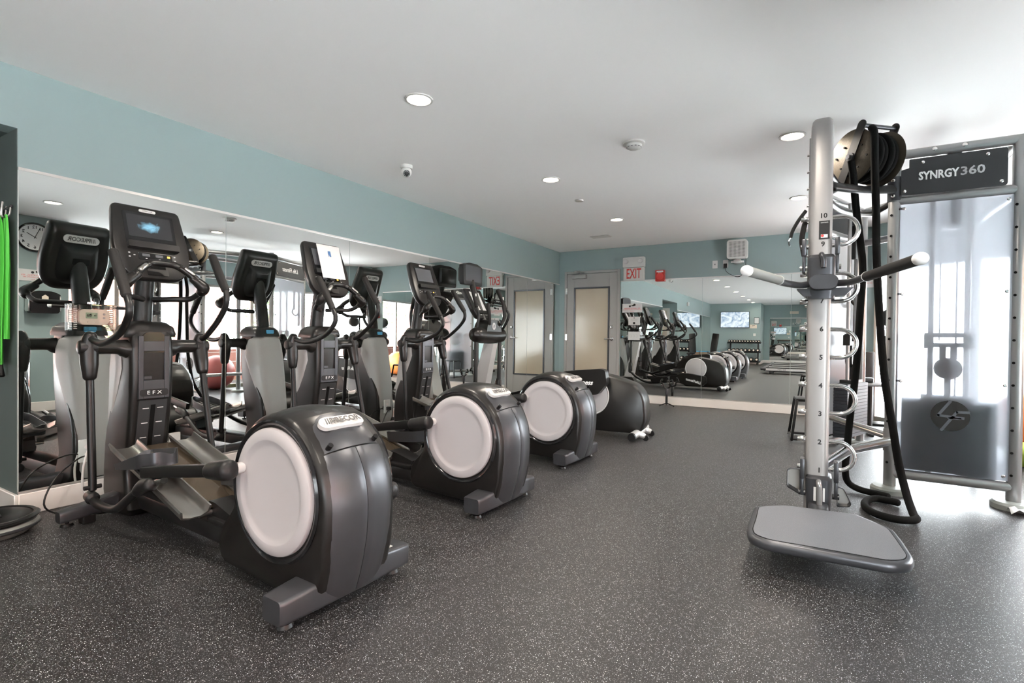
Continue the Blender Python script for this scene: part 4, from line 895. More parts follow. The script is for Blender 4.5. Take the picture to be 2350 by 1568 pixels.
        P(bxx(.085, .13, -.03, .03, 1.045, 1.145), 'carriage_side', 'gunmetal_dark', ca); P(bxx(-.13, .13, -.02, .02, 1.125, 1.155), 'carriage_bar', 'gunmetal_dark', ca); P(bxx(-.10, .10, -.02, .02, 1.055, 1.085), 'carriage_bar', 'gunmetal_dark', ca)
        P(bxx(-.045, -.015, -.02, .02, .97, 1.06), 'carriage_link', 'gunmetal_dark', ca); P(bxx(.015, .045, -.02, .02, .97, 1.06), 'carriage_link', 'gunmetal_dark', ca)
        P(B().cyl(ce-n_*.03+V(0, 0, .905), ce+n_*.03+V(0, 0, .905), .075, n=24), 'pulley', 'gunmetal_dark', ca)
        P(B().cyl(ce+V(0, 0, .71), ce+V(0, 0, .83), .018, n=12), 'selector_stem', 'gunmetal_dark')
        P(bxx(-.03, .05, -.03, .03, 2.2, 2.4), 'top_pulley_block', 'gunmetal'); P(bxx(.0, .05, -.02, .02, 1.88, 2.22), 'cable_clip', 'gunmetal_dark')
    stack(4.855, -3.885, 1, 0, .50); stack(4.36, -2.60, .378, .926, .5)
    # arms that carry the ladder column and the drum
    P(B().tube([(4.53, -3.95, 2.19), (4.33, -4.30, 2.12), (4.13, -4.75, 2.06)], [.036, .034, .034], n=14, sub=1, flat=.7), 'ladder_arm', 'gunmetal_dark')
    P(B().cyl((4.53, -3.95, 2.10), (4.53, -3.95, 2.27), .045, n=22), 'clamp_sleeve', 'gunmetal')
    for z in (2.13, 2.24): P(B().lathe([(0, .006), (.008, .006), (.012, .003), (.012, 0), (0, 0)], (4.515, -3.993, z), (-.3, -1, 0), 12), 'bolt', 'chrome')
    P(B().tube([(4.53, -3.95, 2.10), (4.40, -3.80, 2.06), (4.2, -4.2, 2.02), (4.09, -4.8, 1.98)], .022, n=12), 'curved_arm', 'gunmetal_dark')
    P(B().tube([(4.53, -3.95, .37), (4.25, -4.3, .33), (4.10, -4.78, .30)], .035, n=16, sub=1), 'lower_arm', 'chrome'); P(B().tube([(4.53, -3.95, .40), (4.2, -3.3, .42), (4.09, -3.03, .42)], .028, n=14, sub=1), 'lower_arm', 'chrome')
    P(B().cyl((4.53, -3.95, .30), (4.53, -3.95, .46), .043, n=20), 'lower_clamp', 'frame_paint')
    # ladder column
    cxn, cyn = 4.07, -4.90
    prof = rrect(.118, .13, .03, 4); mb = B()
    mb.loft([[(cxn+p*s, cyn+q*s, z) for p, q in prof] for z, s in ((.02, 1), (2.33, 1), (2.38, .97), (2.41, .88), (2.425, .70))]); col = P(mb, 'ladder_column', 'tower_paint')
    P(B().prism([(cxn-.05, cyn+.065), (cxn-.068, cyn+.09), (cxn+.04, cyn+.09), (cxn+.05, cyn+.065)], 'xy', .03, 2.36, .004, 1), 'column_rail', 'frame_paint', col)
    for k in range(11): P(B().cyl((cxn-.065, cyn+.075, 1.2+.105*k), (cxn-.078, cyn+.075, 1.2+.105*k), .007, n=10), 'bolt', 'chrome', col)
    zn = lambda n: .148+.1688*n
    for n in (1, 2, 3, 4, 5, 6, 7, 9, 10): text(str(n), .040, col, 'ink', loc((cxn+.012, cyn-.0655, zn(n))), (1, 0, 0), (0, 0, 1), off=.0012)
    for n in (1, 3, 5, 7, 9):
        z0, z1 = zn(n), zn(n+1); zm = (z0+z1)/2; x = cxn+.055
        P(B().tube([(x-.02, cyn, z1)]+[(x+.05+.085*math.cos(a), cyn, zm+.0845*math.sin(a)) for a in [math.pi/2-math.pi*k/8 for k in range(9)]]+[(x-.02, cyn, z0)], .0125, n=14, sub=3), 'handle_loop', 'chrome', col)
        for z in (z0, z1): P(B().cyl((cxn-.05, cyn, z), (cxn-.105, cyn, z), .0155, n=16, bev=.003), 'peg', 'chrome', col)
    st = P(B().bb(cxn-.01, cxn+.045, cyn-.068, cyn-.0655, zn(9)+.03, zn(10)-.03), 'instruction_sticker', 'ink', col)
    P(B().bb(cxn+.0, cxn+.035, cyn-.0692, cyn-.068, zn(9)+.038, zn(9)+.058), 'sticker_picture', 'letter_white', st); P(B().cyl((cxn+.008, cyn-.0692, zn(9)+.05), (cxn+.008, cyn-.068, zn(9)+.05), .008), 'sticker_mark', 'ink_red', st)
    text('connect', .012, st, 'letter_white', loc((cxn+.0175, cyn-.0685, zn(10)-.04)), (1, 0, 0), (0, 0, 1))
    for n_b in ((.13, .26),): pass
make_rack()

# dip bar clipped on the ladder column
t = thing('dip_handlebar', 'curved padded handlebar with white end caps clamped on the ladder column', 'handlebar', (4.07, -5.0, 1.33))
O = (4.07, -5.0, 1.33); B = lambda: MB(O); P = lambda mb, n, m, par=None, **k: mb.out(n, m, par or t, **k)
mb = B(); rg = lambda z, w_, y0, y1, r=.03: [(4.075+p, q, z) for p, q in roundpoly([(-w_, y0), (w_, y0), (w_, y1), (-w_, y1)], r)]
mb.loft([rg(1.34, .070, -5.03, -4.83), rg(1.50, .072, -5.04, -4.83), rg(1.58, .072, -5.04, -4.83), rg(1.60, .062, -5.02, -4.84)]); P(mb, 'clamp_sleeve', 'gunmetal')
mb = B(); mb.loft([[(4.085+p, y, 1.43+q) for p, q in rrect(.15*s, .085*s, .04*s)] for y, s in ((-5.02, 1), (-5.10, 1), (-5.108, .93))]); P(mb, 'end_cover', 'gunmetal')
P(B().tube([(4.075, -5.06, 1.595), (4.075, -5.085, 1.585), (4.085, -5.09, 1.56), (4.085, -5.09, 1.515)], .014, n=14), 'locking_lever', 'gunmetal')
P(B().prism([(3.95, 1.40), (4.235, 1.40), (4.195, 1.355), (3.99, 1.355)], 'xz', -5.03, -4.9, .004), 'lower_bracket', 'gunmetal'); P(B().bb(3.995, 4.145, -4.99, -4.82, 1.352, 1.40, .006), 'lower_clamp', 'gunmetal')
bars = [[(4.02, -5.05, 1.425), (3.965, -5.10, 1.415), (3.89, -5.30, 1.415), (3.86, -5.42, 1.42)], [(4.13, -5.05, 1.425), (4.20, -5.12, 1.42), (4.25, -5.30, 1.42), (4.275, -5.42, 1.425)]]
for b, g in zip(bars, ([(3.875, -5.40, 1.42), (3.765, -5.83, 1.425)], [(4.27, -5.40, 1.42), (4.405, -5.90, 1.43)])):
    P(B().tube(b, .019, n=16), 'bar', 'gunmetal'); 
    a, e = V(g[0]), V(g[1]); P(B().cyl(a, e, .0245, n=22), 'foam_sleeve', 'foot_pad' if g[0][0] < 4 else 'foam_grip')
    dd = (e-a).normalized(); P(B().lathe([(.0, 0), (.026, 0), (.027, .015), (.024, .030), (.014, .040), (0, .042)], e, dd, 20), 'end_cap', 'letter_white'); P(B().cyl(a-dd*.004, a, .026, n=22), 'collar_ring', 'letter_white')
for x, y0 in ((3.985, 1), (4.155, -1)):
    h = P(B().bb(x-.012, x+.012, -5.0, -4.93, 1.60, 1.70, .004).bb(x-.009, x+.009, -4.99, -4.94, 1.50, 1.61, .003), 'side_lever', 'gunmetal'); P(B().cyl((x-.02, -4.96, 1.53), (x+.02, -4.96, 1.53), .016), 'lever_pivot', 'chrome', h)
# step platform clipped at the base
t = thing('step_platform', 'grey textured step platform with rounded rim hung low on the ladder column', 'platform', (4.08, -5.0, 0))
O = (4.08, -5.0, 0); zt = .165
out_ = [(3.768, -5.372), (3.769, -5.625), (3.773, -5.787), (3.792, -5.859), (3.859, -5.897), (4.134, -5.887), (4.347, -5.875), (4.413, -5.824), (4.432, -5.762), (4.42, -5.552), (4.4, -5.391), (4.364, -5.34), (4.258, -5.22), (4.142, -5.229), (4.035, -5.238), (3.896, -5.257)]
pp = roundpoly(out_, .03, 4)
cxm, cym = sum(p[0] for p in pp)/len(pp), sum(p[1] for p in pp)/len(pp)
ins = lambda k: [(x+(cxm-x)*k/max(.05, math.hypot(cxm-x, cym-y)), y+(cym-y)*k/max(.05, math.hypot(cxm-x, cym-y))) for x, y in pp]
mb = B(); mb.loft([[(x, y, z) for x, y in ins(k)] for k, z in ((.05, zt-.052), (.018, zt-.052), (.006, zt-.045), (0, zt-.030), (0, zt-.018), (.006, zt-.006), (.018, zt-.001), (.03, zt-.001))]); P(mb, 'platform_rim', 'gunmetal', ang=60)
mb = B(); mb.loft([[(x, y, z) for x, y in ins(.032)] for z in (zt-.01, zt+.002)]); P(mb, 'grip_mat', 'grey_mat')
mb = B(); mb.loft([[(x, y, z) for x, y in ins(.028)] for z in (zt-.0008, zt+.0004)]); P(mb, 'mat_gap', 'deep_black')
rg = lambda z, w_, y0, y1, r=.03: [(4.08+p, q, z) for p, q in roundpoly([(-w_, y0), (w_, y0), (w_, y1), (-w_, y1)], r)]
mb = B(); mb.loft([rg(.06, .062, -5.03, -4.82), rg(.24, .067, -5.03, -4.82), rg(.275, .067, -5.03, -4.82), rg(.285, .058, -5.01, -4.84)]); P(mb, 'clamp_sleeve', 'gunmetal')
P(B().bb(4.03, 4.13, -5.30, -5.0, .10, .14, .01), 'support_tongue', 'gunmetal')
P(B().tube([(4.08, -5.03, .265), (4.08, -5.065, .26), (4.085, -5.068, .22), (4.085, -5.068, .135)], .014, n=14), 'locking_lever', 'frame_paint')
P(B().bb(4.055, 4.068, -5.0355, -5.029, .15, .23), 'warning_label', 'letter_white'); P(B().bb(4.102, 4.112, -5.0355, -5.029, .15, .23), 'warning_label', 'letter_white')
for x, sx in ((3.995, -1), (4.168, 1)):
    h = P(B().bb(x-.012, x+.012, -5.0, -4.92, .26, .38, .004).bb(x-.008, x+.008, -4.99, -4.94, .16, .27, .003), 'side_lever', 'gunmetal'); P(B().cyl((x-.018, -4.96, .17), (x+.018, -4.96, .17), .017), 'lever_pivot', 'gunmetal', h)
    ol = roundpoly([(.0, -.045), (.078, -.005), (.078, .10), (.06, .115), (.0, .115)] if sx < 0 else [(.0, .04), (.035, .03), (.075, -.055), (.065, -.075), (.0, -.085)], .012)
    fr = [(x+sx*(p+.006), q+.19) for p, q in ol]; mx_, mz_ = sum(p[0] for p in fr)/len(fr), sum(p[1] for p in fr)/len(fr)
    sc = lambda k, y: [(mx_+(p-mx_)*k, y-.05*(mz_-q), mz_+(q-mz_)*k) for p, q in fr]
    mb = B(); mb.loft([sc(.8, -4.88), sc(1, -4.935), sc(.90, -4.937), sc(.74, -4.90)]); P(mb, 'foot_rest', 'gunmetal')
    mb = B(); mb.loft([sc(.76, -4.905), sc(.72, -4.895)]); P(mb, 'foot_rest_tread', 'aluminium')

# rope drum and ropes
t = thing('rope_drum', 'hammered metal rope drum mounted beside the top of the ladder column', 'drum', (4.30, -4.2, 2.40)); O = (4.30, -4.2, 2.40)
ax = V(.74, .67, .0).normalized(); c0 = V(4.25, -4.28, 2.365); c1 = c0+ax*.245; DR = .185
for c in (c0, c1): P(MB(O).lathe([(0, -.003), (DR-.004, -.003), (DR, 0), (DR-.004, .003), (0, .003)], c, ax, 56), 'drum_flange', 'drum_hammered')
P(MB(O).cyl(c0, c1, .10, n=30), 'drum_core', 'deep_black')
P(MB(O).cyl(c0-ax*.035, c0+ax*.01, .018, n=6), 'hub_bolt', 'chrome'); P(MB(O).cyl(c0-ax*.020, c0-ax*.006, .03, n=20), 'hub_washer', 'gunmetal')
for k in range(8):
    a = math.radians(45*k+20); u = ax.orthogonal().normalized(); v = ax.cross(u); c = c0+(u*math.cos(a)+v*math.sin(a))*(.125 if k % 2 else .10)-ax*.004; P(MB(O).cyl(c-ax*.006, c, .007, n=10), 'rivet', 'deep_black')
uu = V(0, 0, 1); vv = V(.67, -.74, 0).normalized(); dd = (uu*.90+vv*.43).normalized(); ww = ax.cross(dd)
tops = []
for c in (c0-ax*.012, c1+ax*.012):
    ol = rrect(.066, .46, .033, 5); mb = MB(O); mb.loft([[c+ww*p+dd*(q+.01)+ax*h for p, q in ol] for h in (-.003, .003)]); P(mb, 'side_bracket', 'gunmetal_dark'); tops.append(c+dd*.205)
P(MB(O).cyl(tops[0], tops[1], .014, n=14), 'cross_handle', 'gunmetal')
P(MB(O).tube([c0-ax*.012-dd*.20, V(4.13, -4.6, 2.16), V(4.10, -4.80, 2.14)], .018, n=10, sub=1), 'mount_arm', 'gunmetal_dark')
t2 = thing('training_rope', 'thick black rope hanging from the drum and looped on the floor', 'rope', (4.35, -4.35, 0)); O2 = (4.35, -4.35, 0)
for k in range(5):
    c = c0+ax*(.035+.043*k); u = ax.orthogonal().normalized(); v = ax.cross(u); r_ = .140+.012*(k % 2)
    MB(O2).tube([c+(u*math.cos(a)+v*math.sin(a))*r_ + ax*(.002*math.sin(3*a)) for a in [2*math.pi*q/24 for q in range(25)]], .020, n=10, sub=2, round_ends=False).out('rope_coil', 'rope_black', t2)
RP = [(4.24, -4.42, 2.30), (4.255, -4.40, 2.20), (4.276, -4.35, 2.0), (4.309, -4.3, 1.757), (4.324, -4.3, 1.578), (4.315, -4.3, 1.34), (4.307, -4.3, 1.10), (4.291, -4.3, .83), (4.27, -4.28, .588), (4.256, -4.24, .345), (4.252, -4.15, .16), (4.275, -4.08, .06), (4.34, -4.11, .028), (4.43, -4.16, .026), (4.50, -4.20, .026)]
RP2 = [(4.350, -4.42, 2.50), (4.363, -4.45, 2.44), (4.374, -4.40, 2.21), (4.387, -4.36, 1.975), (4.397, -4.35, 1.626), (4.423, -4.35, 1.189), (4.451, -4.36, .842), (4.498, -4.37, .528), (4.529, -4.40, .302), (4.565, -4.46, .12), (4.585, -4.56, .035), (4.585, -4.665, .026), (4.49, -4.72, .026), (4.39, -4.67, .026), (4.345, -4.54, .026), (4.36, -4.40, .026), (4.42, -4.30, .026), (4.50, -4.31, .026), (4.54, -4.33, .026)]
for rp in (RP, RP2): MB(O2).tube(rp, .0225, n=12, sub=6).out('rope_length', 'rope_black', t2)
# hanging straps
t = thing('suspension_strap', 'black suspension strap hanging from the hook of the rack sign panel', 'strap', (4.42, -2.35, 2.1))
for (x, y, z0, z1) in ((4.40, -2.35, 1.55, 2.15), (4.44, -2.22, 1.25, 2.15)): MB((4.42, -2.35, 2.1)).box((x, y, (z0+z1)/2), (.01, .045, z1-z0), .003).out('webbing', 'foam_grip', t)
MB((4.42, -2.35, 2.1)).tube([(4.40, -2.35, 1.60), (4.36, -2.42, 1.50), (4.42, -2.30, 1.44), (4.47, -2.2, 1.52), (4.44, -2.22, 1.60)], .014, n=10).out('padded_loop', 'foam_grip', t)
t = thing('clip_strap', 'small black strap with metal clips hooked on the ladder column peg', 'strap', (3.96, -4.90, 1.80))
MB((3.96, -4.9, 1.8)).tube([(3.99, -4.90, 1.89), (3.95, -4.91, 1.83), (3.92, -4.91, 1.77), (3.91, -4.91, 1.73)], .006, n=8, flat=2).out('webbing', 'foam_grip', t); MB((3.96, -4.9, 1.8)).tube([(3.91, -4.91, 1.73), (3.90, -4.91, 1.71), (3.905, -4.91, 1.68)], .005, n=8).out('clip', 'chrome', t)
MB((3.96, -4.9, 1.8)).tube([(3.985, -4.87, 1.82), (3.97, -4.87, 1.72), (3.985, -4.87, 1.62)], .02, n=10, flat=.5).out('pouch', 'foam_grip', t)

# ------------------------------------------------------------------ small floor things near the back wall
t = thing('gimbal_stand', 'small black tripod stand with twisted clamp standing before the mirror', 'stand', (2.018, -.20, 0)); O = (2.018, -.20, 0)
for k in range(3):
    a = math.radians(15+120*k); P(MB(O).tube([(2.018, -.20, .05), (2.018+.13*math.cos(a), -.20-.13*math.sin(a)*.9, .008)], .009, n=8, sub=1), 'tripod_leg', 'black_plastic', t)
P(MB(O).cyl((2.018, -.20, .03), (2.018, -.20, .25), .018, n=14), 'pole', 'gunmetal_dark', t); P(MB(O).cyl((2.018, -.20, .19), (2.018, -.20, .28), .026, n=16, bev=.004), 'grip', 'gunmetal', t)
for sx in (-1, 1): P(MB(O).tube([(2.018, -.20, .28), (2.018+sx*.05, -.20, .31), (2.018+sx*.06, -.21, .36), (2.018+sx*.10, -.19, .37), (2.018+sx*.075, -.19, .43)], .013, n=10), 'clamp_arm', 'black_plastic', t)
P(MB(O).cyl((1.96, -.20, .335), (1.93, -.20, .335), .02), 'motor_knob', 'chrome', t)
t = thing('foam_roller', 'tall speckled black foam roller standing on end by the back wall', 'roller', (4.66, -.26, 0)); MB((4.66, -.26, 0)).cyl((4.66, -.26, 0), (4.66, -.26, .94), .078, n=32, bev=.006).out('roller_body', 'foam_roller', t)
MB((4.66, -.26, 0)).lathe([(.02, .94), (.035, .942), (.03, .9405)], (4.66, -.26, 0), n=20, cap=False).out('core_hole', 'deep_black', t)
def open_box(label, cx_, cyy, rz, w_, h_):
    t = thing('plyometric_box', label, 'box', (cx_, cyy, 0), rz)
    MB().box((0, 0, h_-.015), (w_*.8, w_*.8, .03), .004).out('top_plate', 'black_plastic', t)
    for sx in (-1, 1):
        for sy in (-1, 1): MB().tube([(sx*w_*.5, sy*w_*.5, .016), (sx*w_*.38, sy*w_*.38, h_-.02)], .018, n=4, sub=1).out('leg', 'black_plastic', t)
        MB().cyl((sx*w_*.49, -w_*.49, .03), (sx*w_*.49, w_*.49, .03), .014, n=8).out('foot_bar', 'black_plastic', t)
        MB().cyl((-w_*.49, sx*w_*.49, .03), (w_*.49, sx*w_*.49, .03), .014, n=8).out('foot_bar', 'black_plastic', t)
open_box('open black steel jump box behind the ladder column', 4.04, -2.06, .1, .42, .46)
open_box('open black steel jump box near the foam roller', 4.40, -.62, .3, .40, .40)
t = thing('flat_bench', 'low flat bench with silver rails between the jump boxes and the rack', 'bench', (4.25, -1.3, 0)); O = (4.25, -1.3, 0)
t.location = (4.30, -1.25, 0)
MB().bb(-.30, .35, -.07, .07, .60, .66, .02).out('pad', 'black_plastic', t)
for y in (-.09, .09): MB().cyl((-.34, y, .58), (.42, y, .58), .018).out('rail', 'frame_paint', t)
for x in (-.26, .32): MB().tube([(x, 0, .60), (x, 0, .02)], .025, n=8, sub=1).bb(x-.03, x+.03, -.20, .20, 0, .03, .008).out('leg', 'gunmetal_dark', t)
t = thing('medicine_ball_rack', 'upright rack of black medicine balls at the corner of the back wall', 'rack', (4.90, -.45, 0)); O = (4.90, -.45, 0)
t.location = (4.88, -.42, 0); MB().cyl((0, .12, 0), (0, .12, 1.5), .02).bb(-.18, .18, -.12, .14, 0, .03, .01).out('stand', 'gunmetal_dark', t)
for k, z in enumerate((1.27, .97, .67)): MB().tube([(-.10, -.06, z), (0, .10, z-.02), (.10, -.06, z)], .008, n=8).out('cradle', 'gunmetal_dark', t)
for k, (z, r_) in enumerate(((1.385, .115), (1.07, .10), (.78, .10))):
    b = tag(MB((4.88, -.46, z)).sph((4.88, -.46, z), r_, u=28, v=18).out('medicine_ball', 'foam_grip'), 'black medicine ball on the %s cradle of the upright rack' % ('top', 'middle', 'lowest')[k], 'ball', 'medicine balls on the upright rack'); b.location = (4.88, -.46, z)
tag(MB((5.80, -1.95, 0)).sph((5.80, -1.95, .32), .32, u=40, v=24).out('stability_ball', 'ball_orange'), 'large orange stability ball by the glazing', 'ball').location = (5.80, -1.95, 0)
tag(MB((6.0, -2.9, 0)).sph((6.0, -2.9, .33), .33, u=40, v=24).out('stability_ball', 'ball_red'), 'large dull red stability ball by the glazing', 'ball').location = (6.0, -2.9, 0)
tag(MB((5.62, -2.4, 0)).sph((5.62, -2.4, .11), .11, u=28, v=18).out('stability_ball', 'ball_lime'), 'small lime ball on the floor beside the large balls', 'ball').location = (5.62, -2.4, 0)
mb = MB((5.20, -4.12, 0)); mb.loft([[(5.13+.04*i, -4.16+.03*j+.01*i, .012+.03*abs(math.sin(i*1.7+j))) for j in range(4)] for i in range(5)], cap=False, closed=False); o = mb.out('paper_scrap', 'paper'); o.location = (5.20, -4.12, 0); tag(o, 'crumpled white tissue on the floor beside the rack foot', 'tissue')
so = o.modifiers.new('s', 'SOLIDIFY'); so.thickness = .001

# ------------------------------------------------------------------ rear of the room, seen in the mirrors
t = thing('television', 'large wall television showing a bright pale picture', 'television', (1.03, YR+.056, 1.925))
MB().prism(rrect(1.18, .70, .01), 'xz', -.03, .03, .006).out('housing', 'gloss_black', t); MB().bb(-.575, .575, .030, .032, -.335, .335).out('screen', 'tv_picture', t); MB().bb(-.2, .2, -.05, -.03, -.15, .15).out('wall_bracket', 'gunmetal', t)
ORD = 'first second third fourth fifth sixth seventh eighth ninth tenth eleventh twelfth'.split()
def rack_db():
    t = thing('dumbbell_rack', 'black three-tier dumbbell rack under the television', 'rack', (1.44, YR+.40, 0))
    for sx in (-1, 1): MB().prism([(-.25, 0), (.22, 0), (.22, .06), (-.12, .10), (-.22, 1.0), (-.27, 1.0)], 'yz', sx*.55-.03, sx*.55+.03, .006).out('side_frame', 'gunmetal_dark', t)
    for z, y in ((.93, -.16), (.53, -.04), (.13, .08)):
        MB().box((0, y, z), (1.34, .26, .03), .006, rot=Euler((math.radians(-12), 0, 0)).to_matrix()).out('shelf', 'black_plastic', t)
    return t
rack_db()
def dumbbell(label, r_, group):
    mb = MB(); mb.cyl((0, -.06, 0), (0, .06, 0), .016, n=10)
    for s in (-1, 1): mb.cyl((0, s*.055, 0), (0, s*(.055+r_*1.1), 0), r_, n=8, bev=.008); 
    for s in (-1, 1): mb.cyl((0, s*(.055+r_*1.1), 0), (0, s*(.058+r_*1.1), 0), r_*.55, n=12)
    return mb
for z, y, n, r_, lb, gp in ((.935+.055, YR+.26, 12, .052, 'small black dumbbell on the top tier of the dumbbell rack', 'dumbbells on the top tier'), (.535+.072, YR+.38, 8, .070, 'medium black dumbbell on the middle tier of the dumbbell rack', 'dumbbells on the middle tier'), (.135+.082, YR+.50, 6, .080, 'large black dumbbell on the lowest tier of the dumbbell rack', 'dumbbells on the lowest tier')):
    src = None
    for k in range(n):
        x = .80+1.28*(k+.5)/n
        if src is None:
            src = thing('dumbbell', lb.replace('dumbbell on', 'dumbbell, first from the storage-bin end, on'), 'dumbbell', (x, y, z), 0, gp); MB().cyl((0, -.06, 0), (0, .06, 0), .016, n=10).out('handle', 'aluminium', src)
            for s in (-1, 1): 
                hd = MB().cyl((0, s*.055, 0), (0, s*(.055+r_*1.1), 0), r_, n=10, bev=.008).out('weight_head', 'gloss_black', src); MB().cyl((0, s*(.055+r_*1.1), 0), (0, s*(.058+r_*1.1), 0), r_*.5, n=14).out('end_disc', 'cream_plastic', hd)
            continue
        r = src.copy(); COL.objects.link(r); r.location = (x, y, z); r['label'] = lb.replace('dumbbell on', 'dumbbell, %s from the storage-bin end, on' % ORD[k])
        for ch in list(src.children):
            c = ch.copy(); COL.objects.link(c); c.parent = r
            for g in ch.children: g2 = g.copy(); COL.objects.link(g2); g2.parent = c
t = thing('adjustable_bench', 'black incline bench with raised backrest before the dumbbell rack', 'bench', (.45, -14.3, 0))
MB().box((0, .05, .88), (.26, .09, .86), .03, rot=Euler((math.radians(12), math.radians(6), 0)).to_matrix()).out('backrest', 'black_plastic', t); MB().box((0, .35, .45), (.28, .42, .08), .03).out('seat', 'black_plastic', t)
MB().cyl((0, -.35, .06), (0, .5, .06), .035).out('base_beam', 'gunmetal', t); MB().cyl((0, 0, .06), (0, .1, .5), .03).out('upright', 'gunmetal', t)
for y in (-.35, .5): MB().cyl((-.25, y, .03), (.25, y, .03), .03).out('leg', 'gunmetal', t)
for k, (x, lb) in enumerate(((.20, 'dark padded storage bin beside the left mirror, under the television'), (.56, 'dark padded storage bin next to the dumbbell rack'))):
    t = thing('storage_bin', lb, 'bin', (x, YR+.3, 0)); t.scale = (.8, .9, 1.2); MB().prism([(-.19, 0), (.19, 0), (.21, .40), (-.21, .40)], 'xz', -.2, .2, .015).out('bin_body', 'wood_grey', t); MB().bb(-.20, .20, -.19, .19, .395, .43, .01).out('blue_liner', 'blue_label', t)
t = thing('wall_picture', 'small framed certificate on the rear wall beside the television', 'picture', (1.90, YR+.012, 1.88)); MB().prism(rrect(.2, .27, .004), 'xz', -.012, .01, .003, 1).out('frame', 'gloss_black', t); MB().bb(-.085, .085, .010, .012, -.12, .12).out('sheet', 'paper', t)
t = thing('wall_notice', 'pale notice with dumbbell emblem on the rear wall below the certificate', 'sign', (1.77, YR+.004, 1.63)); MB().bb(-.14, .14, -.003, .003, -.08, .08).out('sheet', 'cream_plastic', t); MB().cyl((-.02, .003, .03), (-.02, .005, .03), .015).cyl((.03, .003, .04), (.03, .005, .04), .018).out('emblem', 'ink', t)
t = thing('wall_switch', 'white switch plate on the rear wall over the dumbbell rack', 'switch', (1.82, YR+.004, 1.27)); MB().bb(-.05, .05, -.004, .006, -.06, .06, .003, 1).out('plate', 'white_plastic', t)
t = thing('exit_light', 'small lit emergency light on the header of the rear bay', 'light', (3.27, YF+.03, 2.29)); MB().bb(-.17, .17, -.03, .03, -.06, .06, .006).out('housing', 'cream_plastic', t)
t = thing('horn_strobe', 'small white wall strobe on the header over the recess mirror', 'alarm', (.03, -11.0, 2.35)); MB().bb(-.03, .03, -.08, .08, -.07, .07, .01).out('housing', 'white_plastic', t)
t = thing('sneaker_bag', 'crumpled white bag on the floor in front of the dumbbell rack', 'bag', (1.55, -14.7, 0)); MB().sph((0, 0, .09), .14, (1.2, .8, .65), 14, 8).out('bag_body', 'paper', t)
def treadmill(y, label):
    t = thing('treadmill', label, 'treadmill', (2.65, y, 0), 0, 'treadmills in the rear half')
    MB().bb(.03, 1.75, -.26, .26, .12, .17, .01).out('deck', 'treadmill_belt', t); MB().cyl((.03, -.25, .145), (.03, .25, .145), .035).out('rear_roller', 'treadmill_belt', t)
    for s in (-1, 1):
        sr = MB().bb(.04, 1.7, s*.27, s*.36, .10, .185, .012).out('side_rail', 'gunmetal_dark', t); MB().bb(.10, 1.69, s*.359, s*.367, .108, .176, .003, 1).out('side_trim', 'silver_paint', sr); MB().tube([(-.03, s*.33, .15), (.10, s*.33, .155)], [.04, .052], n=14, sub=1).out('rail_end_cap', 'gunmetal', t)
        MB().tube([(1.62, s*.36, .12), (1.58, s*.36, .8), (1.66, s*.34, 1.2)], .04, n=12, sub=3).out('upright', 'gunmetal_dark', t); MB().tube([(1.62, s*.36, 1.0), (1.3, s*.36, .98), (1.15, s*.36, .93)], .025, n=10).out('handrail', 'foam_grip', t)
        MB().bb(.2, .3, s*.3-.03, s*.3+.03, 0, .09, .01).bb(1.4, 1.5, s*.3-.03, s*.3+.03, 0, .09, .01).out('leg', 'black_plastic', t)
    MB().bb(1.55, 2.0, -.36, .36, .08, .30, .06).out('motor_cover', 'gunmetal_dark', t)
    c = MB().box((1.66, 0, 1.27), (.10, .80, .36), .04, rot=Euler((0, math.radians(-20), 0)).to_matrix()).out('console', 'brown_black', t); MB().box((1.60, 0, 1.33), (.012, .36, .20), .003, rot=Euler((0, math.radians(-20), 0)).to_matrix()).out('screen', 'screen_grey', c)
    return t
for y, lb in ((-9.65, 'treadmill nearest the camera, first in the row seen in the back mirror'), (-10.95, 'second treadmill of the row seen in the back mirror'), (-12.25, 'third treadmill of the row seen in the back mirror'), (-13.55, 'last treadmill of the row, nearest the rear bay')): 
    t = treadmill(y, lb)
    if y == -9.65: text('RT-XM', .05, t, 'ink', (.55, .369, .142), (-1, 0, 0), (0, 0, 1), sx=1.5)
# clock pier
t = thing('wall_clock', 'round wall clock with black rim and plain numerals on the pier', 'clock', (XW-.005, -5.87, 2.365))
MB().lathe([(.175, -.0), (.195, .0), (.197, .02), (.188, .032), (.176, .030), (.172, .015)], (0, 0, 0), (-1, 0, 0), 56, cap=False).out('rim', 'gloss_black', t); MB().lathe([(0, .012), (.178, .012), (.178, 0), (0, 0)], (0, 0, 0), (-1, 0, 0), 56).out('dial', 'letter_white', t)
for k in range(1, 13):
    a = math.radians(90-30*k); text(str(k), .056, t, 'ink', (-.0128, -.135*math.cos(a), .135*math.sin(a)), (0, -1, 0), (0, 0, 1), name='numeral', off=.0012)
for a, L, w_ in ((math.radians(32), .10, .004), (math.radians(112), .14, .003)): 
    d = V(0, -math.cos(a), math.sin(a)); MB().cyl(V(-.016, 0, 0)-d*.02, V(-.016, 0, 0)+d*L, w_, n=6).out('hand', 'ink', t)
t = thing('weight_sign', 'white sign with dumbbell emblem on the pier under the clock', 'sign', (XW-.004, -5.87, 1.85)); MB().bb(-.003, .003, -.17, .17, -.078, .078).out('sheet', 'paper', t)
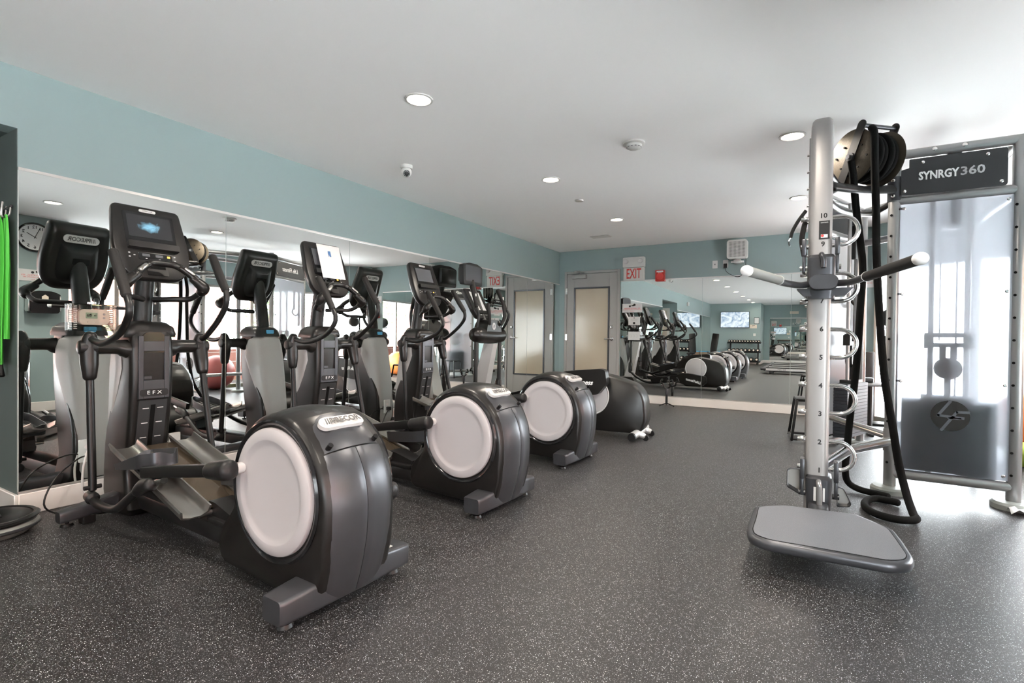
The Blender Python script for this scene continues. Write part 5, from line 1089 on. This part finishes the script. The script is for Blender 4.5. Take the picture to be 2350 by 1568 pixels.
MB().cyl((-.005, -.02, .04), (-.003, -.02, .04), .016).cyl((-.005, .03, .05), (-.003, .03, .05), .018).out('emblem', 'ink', t); text('WEIGHT LIFTING...YES', .027, t, 'ink_red', (-.0035, 0, 0), (0, -1, 0), (0, 0, 1)); text('DROPPING WEIGHTS...NO', .02, t, 'ink_red', (-.0035, 0, -.026), (0, -1, 0), (0, 0, 1)); text('Thank you', .016, t, 'ink_red', (-.0035, 0, -.055), (0, -1, 0), (0, 0, 1))
t = thing('wipe_dispenser', 'dark wipe dispenser with silver edges on the pier', 'dispenser', (XW-.07, -5.80, 1.48)); MB().prism(roundpoly([(-.15, -.14), (.15, -.14), (.17, .12), (.08, .16), (-.08, .16), (-.17, .12)], .03), 'yz', -.075, .065, .02).out('housing', 'gloss_black', t)
for s in (-1, 1): MB().bb(-.08, .06, s*.165-.012, s*.165+.004, -.12, .10, .006).out('side_trim', 'chrome', t)
MB().prism([(-.035, .05), (.035, .05), (.035, .085), (0, .11), (-.035, .085)], 'yz', -.078, -.074).out('emblem', 'cream_plastic', t)
t = thing('trash_bin', 'tall stainless steel cylinder bin below the pier dispenser', 'bin', (4.88, -6.12, 0)); MB().lathe([(0, 0), (.15, 0), (.15, .68), (.145, .70), (.10, .71), (.09, .66), (0, .66)], (0, 0, 0), n=40).out('bin_body', 'chrome', t)
t = thing('pull_station', 'red fire alarm pull station near the medicine balls', 'alarm', (4.60, -.02, 1.55)); MB().prism(rrect(.09, .14, .01), 'xz', -.04, .019, .006).out('housing', 'red_plastic', t); MB().bb(-.03, .03, -.05, -.04, -.02, .0, .003).out('pull_bar', 'letter_white', t)
t = thing('weight_sign', 'white sign with dumbbell emblem on the back wall above the pull station', 'sign', (4.62, -.004, 1.90)); MB().bb(-.13, .13, -.003, .003, -.08, .08).out('sheet', 'paper', t); MB().cyl((-.02, -.005, .03), (-.02, -.003, .03), .014).cyl((.03, -.005, .04), (.03, -.003, .04), .016).out('emblem', 'ink', t); text('WEIGHT LIFTING...YES', .02, t, 'ink_red', (0, -.0035, -.02), (1, 0, 0), (0, 0, 1))
